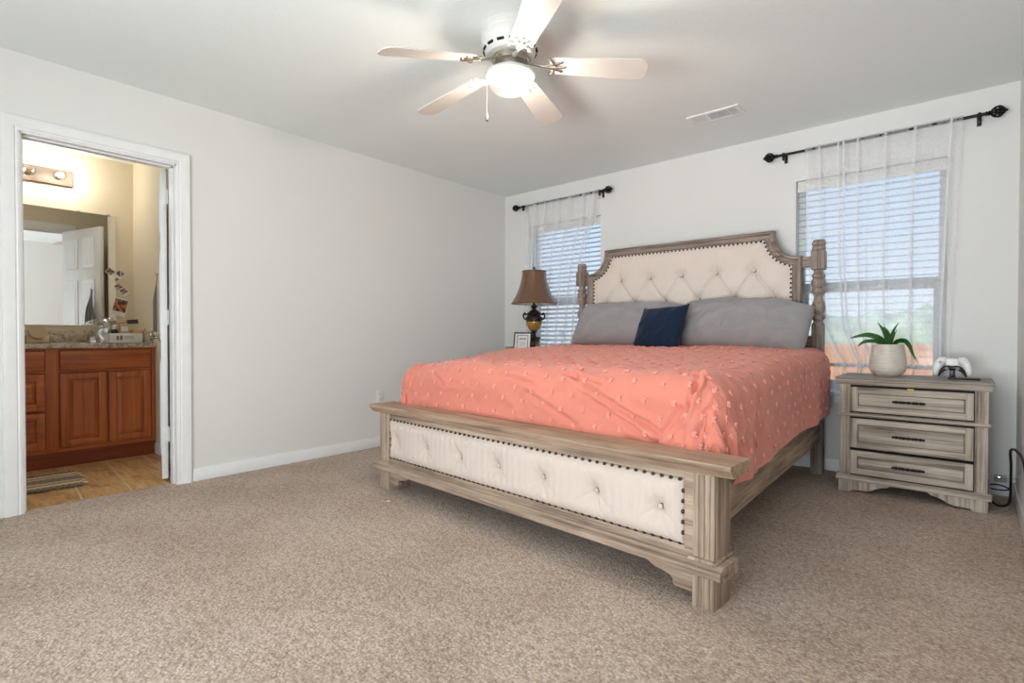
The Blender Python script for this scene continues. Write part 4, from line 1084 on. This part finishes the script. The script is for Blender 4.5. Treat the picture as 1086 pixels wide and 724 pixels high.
# ------------------------------------------------------------------ bathroom: vanity
VX, VY0, VY1 = -1.15, -4.35, -2.952
va = thing('vanity_cabinet', (VX, -3.6, 0), 'cherry wood bathroom vanity cabinet with raised panel doors and drawers', 'vanity')
VO = (VX, -3.6, 0)
MB(VO).box(-1.745, VX-.016, VY0, VY1, .105, .852).build('carcass', 'chz', va)
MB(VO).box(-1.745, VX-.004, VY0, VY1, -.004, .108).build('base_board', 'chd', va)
for z0, z1 in ((.838, .853), (.678, .694), (.105, .135)): MB(VO).box(VX-.016, VX, VY0, VY1, z0, z1, .001).build('face_rail', 'chy', va)
for y0, y1 in ((VY1-.022, VY1), (-3.618, -3.546), (VY0, VY0+.03)): MB(VO).box(VX-.016, VX+.001, y0, y1, .105, .853, .002).build('face_stile', 'chz', va)
def raised(name, y0, y1, z0, z1, mat, deep=True):
    fr_ = .05; x0, x1 = VX, VX+.018
    m = MB(VO).box(x0, x1, y0, y0+fr_, z0, z1, .004).box(x0, x1, y1-fr_, y1, z0, z1, .004).box(x0, x1-.0005, y0+fr_-.004, y1-fr_+.004, z0, z0+fr_, .004).box(x0, x1-.0005, y0+fr_-.004, y1-fr_+.004, z1-fr_, z1, .004)
    d = m.build(name, mat, va)
    a0, a1, b0, b1 = y0+fr_-.002, y1-fr_+.002, z0+fr_-.002, z1-fr_+.002; q = min(.028, (b1-b0)*.3)
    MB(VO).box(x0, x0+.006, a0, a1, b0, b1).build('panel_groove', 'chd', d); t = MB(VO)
    o_ = [(a0+.004, b0+.004), (a1-.004, b0+.004), (a1-.004, b1-.004), (a0+.004, b1-.004)]; i_ = [(a0+q, b0+q), (a1-q, b0+q), (a1-q, b1-q), (a0+q, b1-q)]
    P = [Vector((x0+.006, y, z)) for y, z in o_]; Q = [Vector((x0+.015, y, z)) for y, z in i_]
    for k in range(4):
        c = [P[k], P[(k+1) % 4], Q[(k+1) % 4], Q[k]]; vs = [t.bm.verts.new(v) for v in c]; t.bm.faces.new(vs)
    t.bm.faces.new([t.bm.verts.new(v) for v in Q])
    t.build('raised_panel', mat, d, smooth=0)
raised('cabinet_door', -3.540, -3.268, .138, .672, 'chz'); raised('cabinet_door', -3.254, -2.982, .138, .672, 'chz')
MB(VO).box(VX, VX+.018, -3.540, -2.982, .697, .834, .005).box(VX+.016, VX+.019, -3.526, -2.996, .711, .82, .003).build('false_drawer_front', 'chy', va)
MB(VO).box(VX, VX+.018, -3.95, -3.622, .697, .834, .005).build('drawer', 'chy', va)
raised('drawer', -3.95, -3.622, .412, .672, 'chy'); raised('drawer', -3.95, -3.622, .138, .395, 'chy')
raised('cabinet_door', -4.30, -3.97, .138, .672, 'chz')
cd_ = MB((VX, -3.6, .853)).box(-1.748, VX+.022, VY0-.01, VY1+.004, .853, .888, .004).box(-1.748, -1.728, VY0-.01, VY1+.004, .888, .992, .003).box(-1.728, VX-.05, VY1-.016, VY1+.004, .888, .985, .003).build('vanity_countertop', 'granite', None, (VX, -3.6, .853))
tag(cd_, 'speckled granite countertop with backsplash on the cherry vanity', 'countertop')
fa = thing('faucet', (-1.64, -3.86, .888), 'brushed metal faucet at the back of the granite counter', 'faucet')
MB().lathe([(.028, 0), (.028, .01), (.017, .016), (.015, .12), (.011, .13)], n=20).tube(curve_pts([(0, 0, .11), (.02, 0, .15), (.07, 0, .155), (.11, 0, .12)], 6), .010, 12).build('spout', 'chrome', fa)
for s in (-1, 1): MB().lathe([(.024, 0), (.024, .01), (.014, .02), (.012, .05)], (0, s*.1, 0), 18).box(-.006, .04, s*.1-.006, s*.1+.006, .05, .06, .003).build('lever', 'chrome', fa)
mi = thing('vanity_mirror', (-1.75, -3.62, 1.03), 'large frameless mirror on the bathroom wall above the granite counter', 'mirror')
MB().box(.001, .006, -.55, .547, 0, .936).build('glass', 'mirror', mi, smooth=0)
for y in (-.4, .30, .5): MB().box(.001, .010, y-.012, y+.012, .925, .945, .002).build('mirror_clip', 'bulbglass', mi)
# light bar
lb = thing('vanity_light', (-1.75, -3.72, 2.212), 'brown bathroom light bar with round clear globe bulbs', 'light fixture')
MT['barb'] = plain('brushed_bronze_bar', (142, 126, 112), .4, .25, .06)
MB().box(.0, .030, -.36, .36, -.062, .062, .006).build('back_plate', 'barb', lb)
for k, y in enumerate((-.29, -.10, .085, .27)):
    lit = k in (1, 3)
    so = MB().lathe([(.024, .028), (.024, .04), (.018, .05), (.014, .062)], (0, 0, 0), 18, Matrix.Translation((0, y, 0)) @ Matrix.Rotation(R(90), 4, 'Y')).build('socket', 'barb', lb)
    b_ = MB().ball((.095, y, 0), .042, sub=3).build('bulb_globe', 'bulbglass', lb)
    MB().ball((.095, y, .004 if lit else 0), .022 if lit else .009, (1.2, 1, 1), 2).lathe([(.008, .05), (.006, .085)], (0, 0, 0), 10, Matrix.Translation((0, y, 0)) @ Matrix.Rotation(R(90), 4, 'Y')).build('lit_core' if lit else 'filament', 'bulb' if lit else 'brass', b_)
# photo prints tucked along the mirror edge
def photo(y, z, w, h, rot, cols, label):
    o = thing('photo_print', (-1.7425, y, z), label, 'photo', 'photos stuck along the mirror edge')
    o.rotation_euler = (R(rot), 0, 0)
    MB().box(0, .0012, -w/2, w/2, -h/2, h/2).build('print_paper', 'paper', o, smooth=0)
    c1, c2 = cols; k = NM('snapshot'); v = k.coords((1, 1, 1))
    k.l(k.ramp(k.noise(v, 38, 2), [(.42, c1), (.56, c2)]), k.b.inputs['Base Color']); k.done(.3)
    MB().box(.0012, .0018, -w*.44, w*.44, -h*.26, h*.44).build('picture', k.m, o, smooth=0)
DKB, CRM = (56, 44, 36), (206, 190, 170)
photo(-3.108, 1.486, .052, .066, 48, (DKB, (150, 130, 112)), 'topmost photo, dark, pinned across the mirror edge')
photo(-3.046, 1.476, .052, .072, -38, (CRM, DKB), 'pale photo with a dark figure, just right of the topmost photo')
photo(-3.066, 1.424, .03, .03, 35, ((110, 106, 50), (136, 128, 70)), 'tiny olive green photo below the topmost photo on the mirror edge')
photo(-3.052, 1.360, .052, .062, 38, (DKB, (196, 176, 150)), 'brown photo tilted against the bathroom wall, upper left of its pair')
photo(-3.016, 1.324, .052, .062, 38, (DKB, (170, 158, 138)), 'brown photo tilted against the bathroom wall, lower right of its pair')
photo(-3.046, 1.19, .105, .15, -14, ((60, 56, 60), (206, 120, 74)), 'largest photo, dark and orange, hanging just above the counter clutter')
# counter clutter
CT = .888
bk = thing('white_basket', (-1.42, -3.085, CT), 'white open basket of toiletries on the granite counter', 'basket')
m = MB()
y0, y1, x0, x1, hh = -.125, .105, -.075, .075, .075
for b in ((x0, x1, y0, y1, 0, .004), (x1-.005, x1, y0, y1, 0, hh), (x0, x0+.005, y0, y1, 0, hh), (x0, x1, y0, y0+.005, 0, hh), (x0, x1, y1-.005, y1, 0, hh)): m.box(*b, .0015, 1)
m.build('tray', 'white', bk)
m = MB(); rr = random.Random(9); y = -.075
for y_, w_, h_ in ((-.075, .016, .034), (-.052, .018, .036)): m.box(x1, x1+.001, y_, y_+w_, .022, .022+h_)
m.build('printed_marks', plain('taupe_ink', (140, 124, 112), .6), bk, smooth=0)
m = MB()
for k in range(7): m.box(x1, x1+.001, -.024+k*.010, -.019+k*.010, .026+rr.uniform(0, .008), .052)
m.build('faint_marks', plain('pale_taupe_ink', (196, 184, 170), .6), bk, smooth=0)
bt = thing('bottle', (-1.43, -3.155, CT+.004), 'small dark bottle with white cap standing in the white basket', 'bottle')
MB().lathe([(.020, 0), (.022, .004), (.022, .098), (.012, .108)], n=20).build('body', 'blackp', bt); MB().lathe([(.014, .106), (.015, .135), (.012, .138)], n=16).build('cap', 'white', bt)
ub = thing('card_box', (-1.44, -3.085, CT+.004), 'upright tan card box standing in the white basket', 'box')
MB().box(-.02, .02, -.034, .028, 0, .15, .002).build('carton', plain('tan_card', (208, 178, 132), .7), ub); MB().box(.02, .021, -.026, .02, .09, .13).build('front_label', 'paper', ub, smooth=0)
tu = thing('cosmetic_tube', (-1.41, -3.03, CT+.006), 'slim tan tube leaning out of the white basket', 'tube', None, (R(-38), 0, 0))
MB().lathe([(.014, 0), (.015, .1), (.009, .12), (.009, .145)], n=18).build('body', plain('peach_tube', (214, 168, 124), .5), tu)
MT['olive'] = plain('black_brush', (60, 56, 46), .6, 0, .1)
hb = thing('hair_brush', (-1.45, -3.06, CT+.10), 'dark paddle brush sticking out above the white basket', 'brush', None, (R(6), 0, 0))
MB().box(-.008, .008, .0, .08, .05, .085, .006).build('paddle', 'olive', hb); MB().tube([(0, -.09, .062), (0, .002, .066)], .007, 10).build('handle', plain('tan_handle', (176, 140, 92), .5), hb)
pb = thing('kraft_box', (-1.40, -2.985-.015, CT), 'small orange kraft box with white base at the end of the granite counter', 'box')
MB().box(-.03, .03, -.035, .03, 0, .055, .002).build('white_band', 'paper', pb); MB().box(-.03, .03, -.035, .03, .055, .105, .002).build('kraft_lid', plain('kraft_orange', (202, 148, 102), .7), pb)
bgp = thing('plastic_bag', (-1.50, -3.22, CT), 'crumpled clear plastic bag left of the white basket', 'bag')
def bagf(u, v):
    th = 2*PI*u; t = v
    r = (.085*(1-t)**.6+.012+.02*math.sin(t*PI))*(1+.18*noise.noise(Vector((math.cos(th)*2.2, math.sin(th)*2.2, t*4))))
    return Vector((r*math.cos(th)*.7, r*math.sin(th)+.05*t*t, .002+.20*t+.012*noise.noise(Vector((math.cos(th)*3, math.sin(th)*3, t*5)))))
MB().grid(bagf, 40, 24).build('film', 'bag', bgp, smooth=25, weld=.0004)
m = MB().ball((0, 0, .06), .045, (.8, 1, 1.2), 2).ball((.01, .03, .13), .03, (.8, 1, 1), 2); m.build('contents', plain('white_cotton_balls', (222, 218, 210), .9, 0, .06), bgp)
jr = thing('candle_dish', (-1.33, -3.633, CT), 'round tan disc on a cream block near the door edge of the counter', 'dish')
MB().box(-.025, .025, -.058, .058, 0, .056, .008, 3).build('block', plain('cream_ceramic', (214, 192, 150), .35, 0, .06), jr)
MB().lathe([(.050, -.006), (.054, 0), (.054, .010), (.050, .016)], (0, 0, 0), 36, Matrix.Translation((.022, -.002, .080)) @ Matrix.Rotation(R(66), 4, 'Y')).build('disc', plain('tan_disc', (186, 168, 136), .4, 0, .05), jr)
# striped rag rug
def m_rug():
    k = NM('striped_rug'); v = k.coords()
    sp = k.n('ShaderNodeSeparateXYZ'); k.l(v, sp.inputs[0])
    r = k.n('ShaderNodeValToRGB'); r.color_ramp.interpolation = 'CONSTANT'; el = r.color_ramp.elements
    st_ = [(0, (126, 118, 110)), (.12, (216, 200, 172)), (.22, (142, 128, 112)), (.30, (206, 188, 160)), (.38, (132, 122, 112)), (.62, (206, 188, 160)), (.70, (142, 128, 112)), (.78, (216, 200, 172)), (.88, (126, 118, 110))]
    while len(el) < len(st_): el.new(.5)
    for e, (p, c) in zip(el, st_): e.position = p; e.color = lin(c)
    mm = k.n('ShaderNodeMath', operation='MULTIPLY_ADD'); mm.inputs[1].default_value = 1/.46; mm.inputs[2].default_value = .5
    k.l(sp.outputs['X'], mm.inputs[0]); k.l(mm.outputs[0], r.inputs[0])
    g = k.noise(k.coords((60, 240, 60)), 1, 3)
    c = k.mix(.5, r.outputs[0], k.ramp(g, [(.35, (92, 84, 76)), (.65, (224, 214, 196))]), 'OVERLAY')
    k.l(c, k.b.inputs['Base Color']); k.bump(g, .6, .006); return k.done(.95)
MT['rug'] = m_rug()
rg = thing('striped_rug', (-.672, -3.90, -.004), 'small striped grey and cream woven rug on the bathroom tile', 'rug', None, (0, 0, R(-4)))
MB().grid(lambda u, v: Vector((lerp(-.215, .215, u), lerp(-.38, .38, v), .012+.0015*math.sin(v*160)+.003*noise.noise(Vector((u*4, v*5, 1))))), 30, 160).build('weave', 'rug', rg, solid=.012)
m = MB(); rr = random.Random(2)
for k in range(64):
    x = lerp(-.213, .213, k/63)
    for s in (-1, 1): m.tube([(x, s*.378, .012), (x+rr.uniform(-.004, .004), s*.392, .010), (x+rr.uniform(-.006, .006), s*(.402+rr.uniform(0, .006)), .005)], .0022, 5)
m.build('fringe', 'rug', rg)
# towel over the door's bathroom face
tw = thing('hanging_towel', (0, 0, 0), 'grey towel hanging by the bathroom door knob', 'towel')
tw.matrix_world = Matrix.Translation((-.128, DY1-.020, 0)) @ Matrix.Rotation(R(-15.2), 4, 'Z') @ Matrix.Translation((0, -.037, 0))
def twf(u, v):
    z = lerp(1.40, .975, v); w = lerp(.012, .075, sst(0, .75, v)); x = -.60+(2*u-1)*w
    return Vector((x, -.018-.010*math.sin(u*14)*sst(.1, .5, v)-.014*sst(0, .5, v), z))
MB().grid(twf, 30, 30).build('cloth', 'towel', tw, solid=.006, smooth=80)
MB().box(-.61, -.59, -.004, 0, 1.38, 1.43, .002).tube([(-.60, -.003, 1.40), (-.60, -.024, 1.395), (-.60, -.028, 1.41)], .004, 8).build('hook', 'chrome', tw)
